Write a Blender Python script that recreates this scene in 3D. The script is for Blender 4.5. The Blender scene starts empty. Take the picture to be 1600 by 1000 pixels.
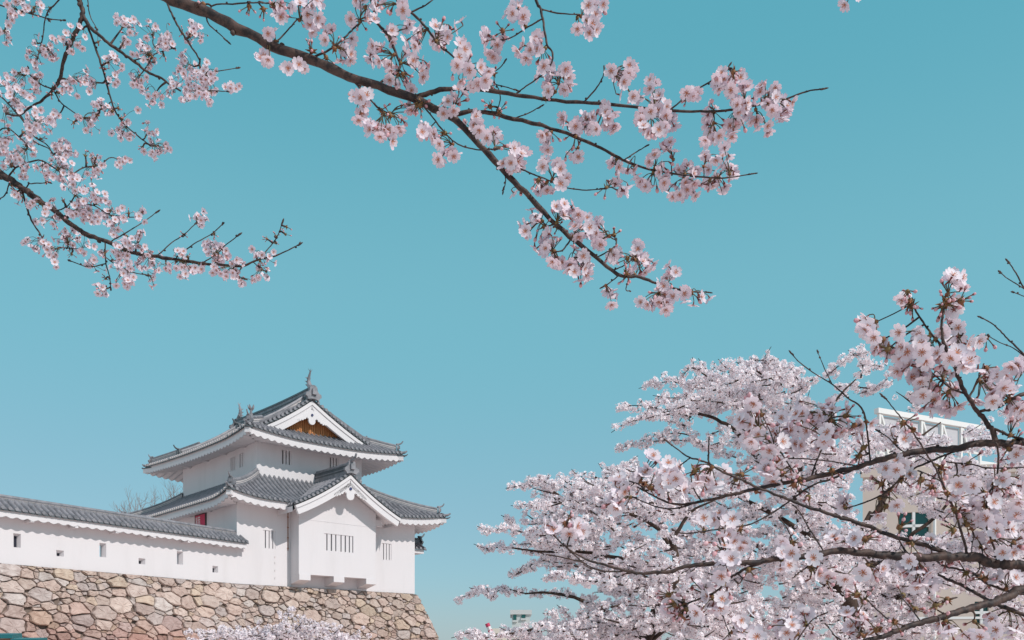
import bpy, math, random
import numpy as np
from mathutils import Vector, Matrix
from math import radians, sin, cos, pi

# ---------------------------------------------------------------- camera, light, exposure
F_PX, HOR, CX, CAMZ = 1350.0, 1020.0, 800.0, 1.6
scene = bpy.context.scene
COL = scene.collection
cam_d = bpy.data.cameras.new("camera")
cam = bpy.data.objects.new("camera", cam_d)
COL.objects.link(cam)
cam.location = (0, 0, CAMZ)
cam.rotation_euler = (radians(90), 0, 0)
cam_d.sensor_width = 36.0
cam_d.lens = F_PX / 1600.0 * 36.0
cam_d.shift_y = (HOR - 500.0) / 1600.0
cam_d.clip_start = 0.05
cam_d.clip_end = 6000.0
scene.camera = cam

SUN_AZ = math.atan2(-0.58, 0.815)      # direction towards the sun, angle from +X
SUN_EL = radians(40.5)
sun_dir = Vector((cos(SUN_EL) * cos(SUN_AZ), cos(SUN_EL) * sin(SUN_AZ), sin(SUN_EL)))
world = bpy.data.worlds.new("World")
scene.world = world
world.use_nodes = True
wn = world.node_tree
bg = wn.nodes["Background"]
sky = wn.nodes.new("ShaderNodeTexSky")
sky.sky_type = 'NISHITA'
sky.sun_disc = False
sky.sun_elevation = SUN_EL
sky.sun_rotation = math.atan2(sun_dir.x, sun_dir.y)
sky.air_density = 1.0
sky.dust_density = 0.3
sky.ozone_density = 1.0
tint = wn.nodes.new("ShaderNodeMix")
tint.data_type = 'RGBA'
tint.blend_type = 'MIX'
tint.inputs[0].default_value = 0.85
co = wn.nodes.new("ShaderNodeTexCoord")
sep = wn.nodes.new("ShaderNodeSeparateXYZ")
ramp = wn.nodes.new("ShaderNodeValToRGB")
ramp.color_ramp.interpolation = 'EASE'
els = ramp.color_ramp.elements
SKY = [(0.0, (0.25, 0.385, 0.475)), (0.10, (0.225, 0.45, 0.545)), (0.36, (0.170, 0.485, 0.565)), (0.60, (0.102, 0.425, 0.515)), (0.74, (0.45, 0.55, 0.62)), (1.0, (1.15, 1.0, 1.10))]  # top stops lie above the view, brightened and pinked as added fill light
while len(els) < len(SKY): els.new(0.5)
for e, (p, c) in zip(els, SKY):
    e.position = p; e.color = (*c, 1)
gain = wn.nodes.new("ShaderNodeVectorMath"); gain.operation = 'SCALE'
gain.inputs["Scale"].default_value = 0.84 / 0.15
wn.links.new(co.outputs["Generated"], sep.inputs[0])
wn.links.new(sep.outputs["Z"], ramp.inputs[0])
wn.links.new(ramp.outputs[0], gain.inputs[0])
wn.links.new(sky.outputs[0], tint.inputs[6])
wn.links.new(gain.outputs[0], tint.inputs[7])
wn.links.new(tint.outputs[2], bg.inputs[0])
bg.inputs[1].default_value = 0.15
sun_d = bpy.data.lights.new("sun", 'SUN')
sun_d.energy = 2.8
sun_d.angle = radians(0.5)
sun_d.color = (1.0, 0.94, 0.89)
sun = bpy.data.objects.new("sun", sun_d)
COL.objects.link(sun)
sun.rotation_euler = sun_dir.to_track_quat('Z', 'Y').to_euler()
sun.location = (0, 0, 60)
scene.view_settings.view_transform = 'Standard'
scene.view_settings.look = 'None'
scene.view_settings.exposure = 0.25
scene.view_settings.gamma = 1.0
scene.render.engine = 'CYCLES'
scene.cycles.max_bounces = 8
scene.cycles.transparent_max_bounces = 8

# ---------------------------------------------------------------- helpers
rnd = random.Random(7)

def PX(x, y, Y):
    """world point seen at photo pixel (x, y) at distance Y"""
    return np.array([(x - CX) / F_PX * Y, Y, CAMZ + (HOR - y) / F_PX * Y])

def tag(o, label=None, cat=None, group=None, kind=None):
    if label: o['label'] = label
    if cat: o['category'] = cat
    if group: o['group'] = group
    if kind: o['kind'] = kind
    return o

def empty(name, loc=(0, 0, 0), rz=0.0):
    o = bpy.data.objects.new(name, None)
    COL.objects.link(o)
    o.location = loc
    o.rotation_euler = (0, 0, rz)
    o.empty_display_size = 0.3
    return o

class MB:
    """collects geometry for ONE mesh object"""
    def __init__(s):
        s.v = []; s.f = []; s.m = []; s.n = 0; s.c = []
    def add(s, verts, faces, mat=0, col=None):
        b = s.n
        verts = [tuple(map(float, p)) for p in verts]
        s.v.extend(verts); s.n += len(verts)
        for f in faces:
            s.f.append(tuple(i + b for i in f))
        s.m.extend([mat] * len(faces))
        s.c.extend([col] * len(verts))
    def quad(s, a, b, c, d, mat=0):
        s.add([a, b, c, d], [(0, 1, 2, 3)], mat)
    def grid(s, P, mat=0, close_u=False):
        """P: array (nu, nv, 3)"""
        P = np.asarray(P, float)
        nu, nv = P.shape[:2]
        fs = []
        for i in range(nu if close_u else nu - 1):
            for j in range(nv - 1):
                a = i * nv + j; b = ((i + 1) % nu) * nv + j
                fs.append((a, b, b + 1, a + 1))
        s.add(P.reshape(-1, 3), fs, mat)
    def box(s, x0, x1, y0, y1, z0, z1, mat=0):
        s.hexa([(x0, y0, z0), (x1, y0, z0), (x1, y1, z0), (x0, y1, z0)],
               [(x0, y0, z1), (x1, y0, z1), (x1, y1, z1), (x0, y1, z1)], mat)
    def hexa(s, lo, hi, mat=0):
        n = len(lo)
        fs = [tuple(range(n - 1, -1, -1)), tuple(range(n, 2 * n))]
        for i in range(n):
            j = (i + 1) % n
            fs.append((i, j, n + j, n + i))
        s.add(list(lo) + list(hi), fs, mat)
    def obox(s, c, ax, ay, az, hx, hy, hz, mat=0):
        c = np.array(c, float); ax = np.array(ax, float) * hx; ay = np.array(ay, float) * hy; az = np.array(az, float) * hz
        s.hexa([c - ax - ay - az, c + ax - ay - az, c + ax + ay - az, c - ax + ay - az],
               [c - ax - ay + az, c + ax - ay + az, c + ax + ay + az, c - ax + ay + az], mat)
    def tube(s, pts, rad, n=8, mat=0, cap=True):
        pts = np.asarray(pts, float)
        m = len(pts)
        rad = np.broadcast_to(np.asarray(rad, float), (m,))
        T = np.gradient(pts, axis=0) if m > 2 else np.array([pts[1] - pts[0]] * 2)
        T /= np.linalg.norm(T, axis=1)[:, None] + 1e-12
        up = np.array([0, 0, 1.0]) if abs(T[0][2]) < 0.9 else np.array([1.0, 0, 0])
        A = np.cross(T[0], up); A /= np.linalg.norm(A)
        ang = np.arange(n) * 2 * pi / n
        rings = []
        for i in range(m):
            A = A - T[i] * A.dot(T[i]); A /= np.linalg.norm(A) + 1e-12
            Bv = np.cross(T[i], A)
            rings.append(pts[i] + rad[i] * (np.cos(ang)[:, None] * A + np.sin(ang)[:, None] * Bv))
        V = np.concatenate(rings)
        fs = []
        for i in range(m - 1):
            for j in range(n):
                k = (j + 1) % n
                fs.append((i * n + j, i * n + k, (i + 1) * n + k, (i + 1) * n + j))
        if cap:
            fs.append(tuple(range(n - 1, -1, -1)))
            fs.append(tuple((m - 1) * n + j for j in range(n)))
        s.add(V, fs, mat)
    def prism(s, poly, fn, d, mat=0):
        """poly of 2-D points; fn(x, y) -> 3-D; extruded along vector d"""
        d = np.array(d, float)
        lo = [np.array(fn(*p), float) for p in poly]
        hi = [p + d for p in lo]
        s.hexa(lo, hi, mat)
    def build(s, name, mats, parent=None, smooth=False, loc=None, sharp=None):
        me = bpy.data.meshes.new(name)
        me.from_pydata(s.v, [], s.f)
        if not isinstance(mats, (list, tuple)): mats = [mats]
        for m in mats: me.materials.append(m)
        if len(mats) > 1:
            me.polygons.foreach_set("material_index", s.m)
        if smooth:
            me.polygons.foreach_set("use_smooth", [True] * len(s.f))
        if any(c is not None for c in s.c):
            at = me.color_attributes.new("stone_colour", 'FLOAT_COLOR', 'POINT')
            at.data.foreach_set("color", [x for c in s.c for x in (c if c is not None else (0.3, 0.3, 0.3, 1))])
        me.update()
        if smooth and sharp:
            me.set_sharp_from_angle(angle=radians(sharp))
        o = bpy.data.objects.new(name, me)
        COL.objects.link(o)
        if parent: o.parent = parent
        if loc is not None: o.location = loc
        return o

def chaikin(P, k=2, closed=False):
    P = [np.array(p, float) for p in P]
    for _ in range(k):
        Q = []
        n = len(P)
        rng = range(n) if closed else range(n - 1)
        if not closed: Q.append(P[0])
        for i in rng:
            a, b = P[i], P[(i + 1) % n]
            Q += [a * .75 + b * .25, a * .25 + b * .75]
        if not closed: Q.append(P[-1])
        P = Q
    return P

def catmull(P, per=6):
    P = [np.array(p, float) for p in P]
    if len(P) < 3:
        return [P[0] + (P[-1] - P[0]) * t for t in np.linspace(0, 1, per + 1)]
    E = [2 * P[0] - P[1]] + P + [2 * P[-1] - P[-2]]
    out = []
    for i in range(1, len(E) - 2):
        p0, p1, p2, p3 = E[i - 1:i + 3]
        for t in np.linspace(0, 1, per, endpoint=False):
            out.append(.5 * ((2 * p1) + (-p0 + p2) * t + (2 * p0 - 5 * p1 + 4 * p2 - p3) * t * t + (-p0 + 3 * p1 - 3 * p2 + p3) * t ** 3))
    out.append(P[-1])
    return out

# ---------------------------------------------------------------- materials
def mat(name, col, rough=0.7, spec=0.3, noise=None, bump=None, attr=None):
    m = bpy.data.materials.new(name)
    m.use_nodes = True
    nt = m.node_tree
    b = nt.nodes["Principled BSDF"]
    b.inputs["Base Color"].default_value = (*col, 1)
    b.inputs["Roughness"].default_value = rough
    b.inputs["Specular IOR Level"].default_value = spec
    geo = nt.nodes.new("ShaderNodeNewGeometry")
    src = None
    if attr:
        a = nt.nodes.new("ShaderNodeAttribute"); a.attribute_name = attr
        src = a.outputs["Color"]
    if noise:                                   # (scale, other colour, low, high[, stretch])
        sc, c2, lo, hi = noise[:4]
        n = nt.nodes.new("ShaderNodeTexNoise")
        n.inputs["Scale"].default_value = sc
        n.inputs["Detail"].default_value = 6
        n.inputs["Roughness"].default_value = 0.62
        if len(noise) > 4:
            mp = nt.nodes.new("ShaderNodeMapping")
            mp.inputs["Scale"].default_value = noise[4]
            nt.links.new(geo.outputs["Position"], mp.inputs[0])
            nt.links.new(mp.outputs[0], n.inputs["Vector"])
        else:
            nt.links.new(geo.outputs["Position"], n.inputs["Vector"])
        r = nt.nodes.new("ShaderNodeMapRange")
        r.inputs[1].default_value = lo; r.inputs[2].default_value = hi
        nt.links.new(n.outputs["Fac"], r.inputs[0])
        mx = nt.nodes.new("ShaderNodeMix"); mx.data_type = 'RGBA'
        nt.links.new(r.outputs[0], mx.inputs[0])
        if src is not None:
            mx.blend_type = 'MULTIPLY'
            nt.links.new(src, mx.inputs[6])
        else:
            mx.inputs[6].default_value = (*col, 1)
        mx.inputs[7].default_value = (*c2, 1)
        src = mx.outputs[2]
    if src is not None:
        nt.links.new(src, b.inputs["Base Color"])
    if bump:                                    # (scale, strength, distance)
        n2 = nt.nodes.new("ShaderNodeTexNoise")
        n2.inputs["Scale"].default_value = bump[0]
        n2.inputs["Detail"].default_value = 5
        nt.links.new(geo.outputs["Position"], n2.inputs["Vector"])
        bp = nt.nodes.new("ShaderNodeBump")
        bp.inputs["Strength"].default_value = bump[1]
        bp.inputs["Distance"].default_value = bump[2]
        nt.links.new(n2.outputs["Fac"], bp.inputs["Height"])
        nt.links.new(bp.outputs[0], b.inputs["Normal"])
    return m

def petal_mat(name, col, col2, trans=0.4, tcol=(0.85, 0.62, 0.68)):
    m = bpy.data.materials.new(name)
    m.use_nodes = True
    nt = m.node_tree
    b = nt.nodes["Principled BSDF"]
    out = nt.nodes["Material Output"]
    b.inputs["Roughness"].default_value = 0.75
    b.inputs["Specular IOR Level"].default_value = 0.15
    oi = nt.nodes.new("ShaderNodeObjectInfo")
    geo = nt.nodes.new("ShaderNodeNewGeometry")
    mx = nt.nodes.new("ShaderNodeMix"); mx.data_type = 'RGBA'
    mx.inputs[6].default_value = (*col, 1); mx.inputs[7].default_value = (*col2, 1)
    nt.links.new(geo.outputs["Random Per Island"], mx.inputs[0])
    nt.links.new(mx.outputs[2], b.inputs["Base Color"])
    tr = nt.nodes.new("ShaderNodeBsdfTranslucent")
    tr.inputs[0].default_value = (*tcol, 1)
    ms = nt.nodes.new("ShaderNodeMixShader")
    ms.inputs[0].default_value = trans
    nt.links.new(b.outputs[0], ms.inputs[1]); nt.links.new(tr.outputs[0], ms.inputs[2])
    nt.links.new(ms.outputs[0], out.inputs[0])
    return m

M_PLASTER = mat("white_plaster", (0.655, 0.622, 0.635), 0.85, 0.15, (1.1, (0.605, 0.572, 0.58), 0.50, 0.80, (1, 1, .16)), (14, 0.12, 0.01))
M_PLASTER2 = mat("aged_plaster", (0.60, 0.55, 0.54), 0.9, 0.1, (1.2, (0.60, 0.55, 0.54), 0.4, 0.75), (10, 0.15, 0.01))
M_TILE = mat("grey_roof_tile", (0.25, 0.245, 0.265), 0.5, 0.45, (3.4, (0.125, 0.13, 0.145), 0.38, 0.70), (9, 0.2, 0.01))
M_TILE_D = mat("dark_roof_tile", (0.10, 0.115, 0.125), 0.5, 0.4, (2.0, (0.06, 0.07, 0.08), 0.4, 0.7))
M_DARK = mat("dark_interior", (0.03, 0.032, 0.045), 0.9, 0.1)
M_WOOD = mat("orange_wood", (0.56, 0.25, 0.11), 0.7, 0.2, (2.5, (0.40, 0.15, 0.05), 0.4, 0.7, (6, 6, 1)))
M_STONE = mat("wall_stone", (0.4, 0.35, 0.3), 0.9, 0.15, (3.6, (0.74, 0.69, 0.68), 0.36, 0.70), (5, 0.8, 0.07), attr="stone_colour")
M_GAP = mat("stone_gap", (0.17, 0.13, 0.11), 0.95, 0.05)
M_BLUE = mat("dark_blue_metal", (0.03, 0.04, 0.12), 0.5, 0.4)
M_RED = mat("red_cloth", (0.50, 0.07, 0.13), 0.8, 0.1)
M_WHITEP = mat("white_paint", (0.66, 0.63, 0.64), 0.6, 0.2)
# ---------------------------------------------------------------- ground and terrace
BASE_H = 3.5                                   # castle floor above the eye
TH = radians(43)
Y0 = BASE_H * F_PX / 108.0
X0 = (370 - CX) / F_PX * Y0
P0 = np.array([X0, Y0])
UV = np.array([cos(TH), sin(TH)]); VV = np.array([-sin(TH), cos(TH)])
ZB = CAMZ + BASE_H
WT = np.array([0.51857, 0.85504])              # along the long white wall, towards the tower
WN = np.array([WT[1], -WT[0]])

M_GROUND = mat("sandy_ground", (0.68, 0.57, 0.53), 0.95, 0.1, (0.35, (0.56, 0.46, 0.43), 0.4, 0.7), (5, 0.3, 0.03))
mb = MB()
mb.grid([[(x, y, 0.0) for y in np.linspace(-1500, 3000, 31)] for x in np.linspace(-2200, 2200, 31)])
tag(mb.build("ground", M_GROUND), kind='structure')

def tw(u, v): return P0 + u * UV + v * VV
mb = MB()
wl = P0 - WT * 16
ring = [wl - WN * .5, P0 - WN * .5 + WT * .6, tw(10.6, .5), tw(10.6, 40), P0 - WT * 16 + VV * 44]
mb.hexa([(p[0], p[1], 0.2) for p in ring], [(p[0], p[1], ZB - .03) for p in ring])
tag(mb.build("terrace_ground", M_GROUND), kind='structure')

# ---------------------------------------------------------------- dry stone wall under the castle
def voronoi_cells(seeds, w, box, nn=26):
    seeds = np.array(seeds)
    cells = []
    for i, p in enumerate(seeds):
        poly = [np.array(q, float) for q in box]
        d2 = ((seeds - p) ** 2).sum(1)
        for j in np.argsort(d2)[1:nn]:
            q = seeds[j]; n = q - p
            L2 = n.dot(n)
            t = 0.5 + (w[i] - w[j]) / (2 * L2)
            o = p + n * t
            new = []
            for k in range(len(poly)):
                a, b = poly[k], poly[(k + 1) % len(poly)]
                da, db = (a - o).dot(n), (b - o).dot(n)
                if da <= 0: new.append(a)
                if (da < 0 < db) or (db < 0 < da):
                    new.append(a + (b - a) * (da / (da - db)))
            poly = new
            if len(poly) < 3: break
        cells.append(poly if len(poly) >= 3 else None)
    return cells

def stone_wall():
    r = random.Random(21)
    SA = 16.0; U = 11.148
    SX = 0.64                                   # stones lie flat: squeeze x before the cells are cut
    S1 = SA + U + .12
    Hh = ZB - 0.05
    seeds = []; w = []
    tries = 0
    while tries < 20000:
        tries += 1
        s = r.uniform(-.2, S1 + 1.9); h = r.uniform(-.1, Hh)
        rad = r.choice([.10, .13, .16, .20, .24, .28, .33, .38]) * (1.0 + .05 * h)
        q = np.array([s * SX, h])
        ok = True
        for (q2, r2) in zip(seeds, w):
            d = q - q2
            if d.dot(d) < (0.53 * (rad + r2)) ** 2: ok = False; break
        if ok: seeds.append(q); w.append(rad)
    box = [(-.3 * SX, 0), (S1 * SX, 0), ((S1 + .36 * Hh) * SX, Hh), (-.3 * SX, Hh)]
    cells = voronoi_cells(seeds, [x * x * .9 for x in w], box)
    nA = WN; nB = -VV
    def place(s, h, d):
        if s < SA: base = P0 + (s - SA) * WT
        else: base = P0 + (s - SA) * UV
        k = min(1, max(0, (s - SA + 1.2) / 2.4))
        n = nA * (1 - k) + nB * k; n = n / np.linalg.norm(n)
        off = .10 + .30 * h + .010 * h * h + d
        p = base + n * off
        return (p[0], p[1], ZB - .004 - h)
    root = empty("stone_wall", (*(P0 + 5 * UV), 0))
    loc = np.array(root.location)
    mb = MB()
    pal = [(.52, .41, .355), (.50, .405, .355), (.50, .41, .37), (.54, .44, .39), (.49, .42, .395), (.51, .41, .33), (.51, .45, .42), (.47, .37, .325), (.51, .395, .345)]
    for poly, q, rad in zip(cells, seeds, w):
        if poly is None: continue
        P = [np.array([p[0] / SX, p[1]]) for p in poly]
        # subdivide and roughen the outline, cut the corners
        Q = []
        for k in range(len(P)):
            a, b = P[k], P[(k + 1) % len(P)]
            if np.linalg.norm(b - a) < .02: continue
            Q.append(a)
            if np.linalg.norm(b - a) > .22: Q.append((a + b) / 2 + (sum(P) / len(P) - (a + b) / 2) * r.uniform(-.02, .16) + np.array([r.uniform(-.02, .02), r.uniform(-.015, .015)]))
        if len(Q) < 3: continue
        Q = [a * .90 + b * .10 if z else a * .10 + b * .90 for a, b in zip(Q, Q[1:] + Q[:1]) for z in (1, 0)]
        c = sum(Q) / len(Q)
        size = math.sqrt(abs(sum(a[0] * b[1] - a[1] * b[0] for a, b in zip(Q, Q[1:] + Q[:1])) / 2))
        gap = r.choice([.003, .005, .008, .012, .022])
        k0 = max(.6, 1 - gap * 2.2 / max(size, .15))
        tx, ty = r.uniform(-.16, .16), r.uniform(-.12, .26)
        bulge = r.uniform(.06, .13) * min(1.3, size + .35)
        if size < .26 and r.random() < .14: continue
        d0 = r.uniform(-.045, .06)
        rings = []
        for (f, d) in ((k0, -.16), (k0, -.02), (k0 * .965, .50 * bulge), (k0 * .87, .92 * bulge), (k0 * .45, 1.0 * bulge)):
            ring = []
            for p in Q:
                e = c + (p - c) * f
                dd = d + (d0 if d > -.1 else 0)
                if d > 0:
                    dd += (e[0] - c[0]) * tx + (e[1] - c[1]) * ty + r.uniform(-.022, .022)
                ring.append(place(max(-.3, e[0]), max(0.0, e[1]), dd))
            rings.append(ring)
        n = len(Q)
        V = [p for ring in rings for p in ring] + [place(c[0], max(0, c[1]), bulge * 1.02 + d0)]
        fs = []
        for a in range(4):
            for k in range(n):
                l = (k + 1) % n
                fs.append((a * n + k, a * n + l, (a + 1) * n + l, (a + 1) * n + k))
        for k in range(n):
            fs.append((4 * n + k, 4 * n + (k + 1) % n, 5 * n))
        base = np.array(r.choice(pal))
        g = r.uniform(.84, 1.14)
        hh = c[1]
        redden = max(0, min(1, (hh - 1.5) / 1.6 + r.uniform(-.35, .25)))
        lft = max(0, min(1, (SA + 3 - c[0]) / 8))
        redden *= .35 + .65 * lft
        base = base * g * (1 - redden * np.array([.22, .40, .42]))
        V = [tuple(np.array(p) - loc) for p in V]
        mb.add(V, fs, 0, (*base, 1))
    mb.build("stone_face", M_STONE, root)
    # the packed earth and rubble that shows in the joints
    mb = MB()
    ss = list(np.linspace(-.3, SA - 1.2, 12)) + list(np.linspace(SA - 1, SA + 1, 5)) + list(np.linspace(SA + 1.2, S1, 8))
    hs = np.linspace(.02, Hh, 8)
    mb.grid([[np.array(place(s if s < S1 - .01 else S1 + .33 * h - .02, h, -.09)) - loc for h in hs] for s in ss])
    last = [np.array(place(S1 + .33 * h - .02, h, -.09)) - loc for h in hs]
    back = [p + np.array([*(VV * 18), 0]) for p in last]
    mb.grid([last, back])
    mb.build("rubble_backing", M_GAP, root)
    tag(root, "battered dry stone wall of beige and pink boulders under the white castle", "stone wall")
stone_wall()

# ---------------------------------------------------------------- roof tools (local coordinates of a building)
class Side:
    """one slope: eave line from O along e (length L), rising inwards along n over depth D"""
    def __init__(s, O, e, n, L, D, DL, DR, ze, rise, up, a=.62, cap=1.0):
        s.O = np.array(O, float); s.e = np.array(e, float); s.n = np.array(n, float)
        s.L, s.D, s.DL, s.DR, s.ze, s.rise, s.up, s.a, s.cap = L, D, DL, DR, ze, rise, up, a, cap
        s.verge0 = s.verge1 = None
    def lift(s, e, t):
        c = min(e / s.DL, (s.L - e) / s.DR) - max(t, 0)
        return s.up * max(0.0, 1 - max(c, 0) / .85) ** 2 * max(0, 1 - t) ** 1.2
    def z(s, e, t):
        return s.ze + s.rise * (s.a * t + (1 - s.a) * t * abs(t)) + s.lift(e, t)
    def p(s, e, t, dz=0.0):
        q = s.O + s.e * e + s.n * (t * s.D)
        return (q[0], q[1], s.z(e, t) + dz)
    def tmax(s, e):
        tl = e / s.DL if (s.verge0 is None or e < s.verge0) else 9
        tr = (s.L - e) / s.DR if (s.verge1 is None or s.L - e < s.verge1) else 9
        return max(0.0, min(s.cap, tl, tr))

def tile_field(mb, sd, *a, tmin=None, **kw):
    _tile_field(mb, sd, tmin or (lambda e: 0.0), *a, **kw)

def _tile_field(mb, sd, tmin, pitch=.285, r=.078, nt=9, ends=True, mat_end=1, e0=0.0, e1=None, dz=.06):
    e1 = sd.L if e1 is None else e1
    n = max(1, int(round((e1 - e0) / pitch))); pitch = (e1 - e0) / n
    prof = [(-.5, .0), (-.36, -.02), (-.28, .0), (-.24, .055), (-.13, .11), (0, .13), (.13, .11), (.24, .055), (.28, 0.0), (.36, -.02), (.5, 0.0)]
    for i in range(n):
        ec = e0 + (i + .5) * pitch
        cols = []
        tc = sd.tmax(ec)
        if tc - tmin(ec) <= .005: continue
        for de, dh in prof:
            e = min(max(ec + de * pitch, e0 + 1e-4), e1 - 1e-4)
            tm = sd.tmax(e)
            t0 = min(tmin(e), tm)
            cols.append([sd.p(e, t0 + (tm - t0) * k / nt, dh + dz) for k in range(nt + 1)])
        mb.grid(cols, 0)
        if tmin(ec) > 0: continue
        # front lip of the pan tiles and the round end disc
        cols2 = []
        for de, dh in prof:
            e = min(max(ec + de * pitch, e0 + 1e-4), e1 - 1e-4)
            a = sd.p(e, 0, dh + dz); b = sd.p(e, 0, min(dh, .0) + dz - .075)
            cols2.append([b, a])
        mb.grid(cols2, 2)
        if ends:
            c = np.array(sd.p(ec, 0, dz + .035)) - np.array([*sd.n, 0]) * .012
            k = 8
            o = -np.array([*sd.n, 0]); ex = np.array([*sd.e, 0]); ez = np.array([0, 0, 1.])
            V = [c + r * (cos(2 * pi * q / k) * ex + sin(2 * pi * q / k) * ez) for q in range(k)]
            V += [p + o * .035 for p in V]
            fs = [tuple(range(k, 2 * k))] + [(q, (q + 1) % k, k + (q + 1) % k, k + q) for q in range(k)]
            mb.add(V, fs, mat_end)

def eave_plaster(mb, sd, over, setback=.10, drop=.36, wave=.05, period=.40, rise=.22, nd=5, ea=None, eb=None):
    """white plastered fascia with a scalloped lower edge and the ribbed soffit behind it"""
    L = sd.L
    ea = setback if ea is None else ea; eb = L - setback if eb is None else eb
    n = int((eb - ea) / period) * 8
    DLn, DRn = over[0] / 1.0, over[1] / 1.0       # overhangs of the two neighbouring sides
    D = over[2]
    fas = []; sof = []
    for i in range(n + 1):
        e = ea + (eb - ea) * i / n
        ph = abs(sin(pi * e / period))
        wv = wave * (1 - 2 * ph ** 1.3)
        lift = sd.lift(e, 0)
        base = sd.ze + lift
        t0 = setback / sd.D
        def pt(d, z):
            q = sd.O + sd.e * e + sd.n * d
            return (q[0], q[1], z)
        fas.append([pt(setback, base + .03), pt(setback, base - drop * .45), pt(setback - .03, base - drop * .45 - .012), pt(setback - .03, base - drop + wv)])
        dm = min(D, e / DLn * D if DLn > 0 else D, (L - e) / DRn * D if DRn > 0 else D)
        dm = max(dm, setback)
        col = []
        for k in range(nd + 1):
            d = setback - .03 + (dm - setback + .03) * k / nd
            fl = lift * max(0, 1 - d / max(D, .1)) if D > 0 else 0
            col.append(pt(d, sd.ze + fl - drop + wv + rise * (d - setback)))
        sof.append(col)
    mb.grid(fas); mb.grid(sof)

def ridge_bar(mb, pts, w=.26, h=.30, roll=.09, mt=0, ms=1, base=-.1):
    """stacked ridge tiles: flat sides with pale joints and a round cap tile along the top"""
    P = [np.array(p, float) for p in pts]
    n = len(P)
    L, R = [], []
    for i in range(n):
        a = P[max(i - 1, 0)]; b = P[min(i + 1, n - 1)]
        t = b - a; t[2] = 0; t /= np.linalg.norm(t)
        L.append(np.array([-t[1], t[0], 0])); R.append(t)
    lv = [(1.25, base, mt), (1.25, h * .28, mt), (1.0, h * .28, ms), (1.0, h * .5, ms), (1.12, h * .5, mt), (1.12, h * .62, mt), (.92, h * .62, ms), (.92, h * .95, ms), (1.1, h * .95, mt), (1.05, h * 1.06, mt)]
    for sgn in (1, -1):
        for a in range(len(lv) - 1):
            rows = [[P[i] + L[i] * sgn * lv[q][0] * w / 2 + np.array([0, 0, lv[q][1]]) for q in (a, a + 1)] for i in range(n)]
            mb.grid(rows, lv[a + 1][2] if lv[a][0] == lv[a + 1][0] else mt)
    mb.grid([[P[i] + L[i] * s * 1.05 * w / 2 + np.array([0, 0, h * 1.06]) for s in (1, -1)] for i in range(n)], mt)
    mb.tube([p + np.array([0, 0, h * 1.06 + roll * .45]) for p in P], roll, 8, mt)
    for i, s in ((0, -1), (n - 1, 1)):
        q = [P[i] + L[i] * k * w * .6 + np.array([0, 0, zz]) for k, zz in ((-1, base), (1, base), (1, h), (-1, h))]
        mb.add(q, [(0, 1, 2, 3)], mt)

def oni_tile(mb, pos, out, s=1.0, horn=True, mt=0):
    """ridge-end tile: shouldered plate with curled feet and an upturned horn pointing outwards"""
    pos = np.array(pos, float); out = np.array(out, float); out[2] = 0; out /= np.linalg.norm(out)
    sd = np.array([-out[1], out[0], 0]); up = np.array([0, 0, 1.])
    half = [(0, .62), (.12, .60), (.20, .50), (.22, .34), (.30, .24), (.42, .20), (.44, .06), (.34, -.02), (.30, -.12), (.16, -.08), (0, -.06)]
    poly = half + [(-x, y) for x, y in reversed(half[1:-1])]
    mb.prism(poly, lambda x, y: pos + sd * x * s + up * y * s, out * .16 * s, mt)
    mb.obox(pos + out * .2 * s + up * .27 * s, sd, out, up, .12 * s, .07 * s, .14 * s, mt)
    if horn:
        p = pos + up * .58 * s
        mb.tube([p - out * .12 * s, p + out * .16 * s, p + out * .34 * s + up * .05 * s, p + out * .48 * s + up * .17 * s, p + out * .56 * s + up * .32 * s],
                [.085 * s, .085 * s, .075 * s, .06 * s, .05 * s], 8, mt)

def front_wall(mb, O, ex, out, W, H, holes, depth, mat_i=0, splay=None):
    """upright wall face with real openings and their reveals; holes are (x0, x1, z0, z1)"""
    O = np.array(O, float); ex = np.array(ex, float); out = np.array(out, float)
    def P(x, z, d=0): return O + ex * x + np.array([0, 0, z]) - out * d
    xs = sorted({0, W, *[h[0] for h in holes], *[h[1] for h in holes]})
    zs = sorted({0, H, *[h[2] for h in holes], *[h[3] for h in holes]})
    for a, b in zip(xs, xs[1:]):
        for c, d in zip(zs, zs[1:]):
            mx, mz = (a + b) / 2, (c + d) / 2
            if any(h[0] < mx < h[1] and h[2] < mz < h[3] for h in holes): continue
            mb.quad(P(a, c), P(b, c), P(b, d), P(a, d), mat_i)
    for h in holes:
        f = [(h[0], h[2]), (h[1], h[2]), (h[1], h[3]), (h[0], h[3])]
        g = f if splay is None else splay(h)
        for k in range(4):
            l = (k + 1) % 4
            mb.quad(P(*f[k]), P(*f[l]), P(*g[l], depth), P(*g[k], depth), mat_i)

def bars_window(parent, O, ex, out, x0, x1, z0, z1, bars, name="window", depth=.26):
    """dark opening with upright plastered bars"""
    O = np.array(O, float); ex = np.array(ex, float); out = np.array(out, float)
    ez = np.array([0, 0, 1.])
    mb = MB()
    c = O + ex * (x0 + x1) / 2 + ez * (z0 + z1) / 2 - out * (depth + .02)
    mb.obox(c, ex, out, ez, (x1 - x0) / 2 + .05, .018, (z1 - z0) / 2 + .05)
    w = mb.build(name, M_DARK, parent)
    mb = MB()
    for (a, b) in bars:
        c = O + ex * (x0 + (x1 - x0) * (a + b) / 2) + ez * (z0 + z1) / 2 - out * .085
        mb.obox(c, ex, out, ez, (x1 - x0) * (b - a) / 2, .055, (z1 - z0) / 2 + .02)
    mb.build("window_bars", M_PLASTER, w)
    return w

def even_bars(n, frac=.55):
    return [((i + .5) / n + -frac / n / 2 + .0, (i + .5) / n + frac / n / 2) for i in range(n)]

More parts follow.
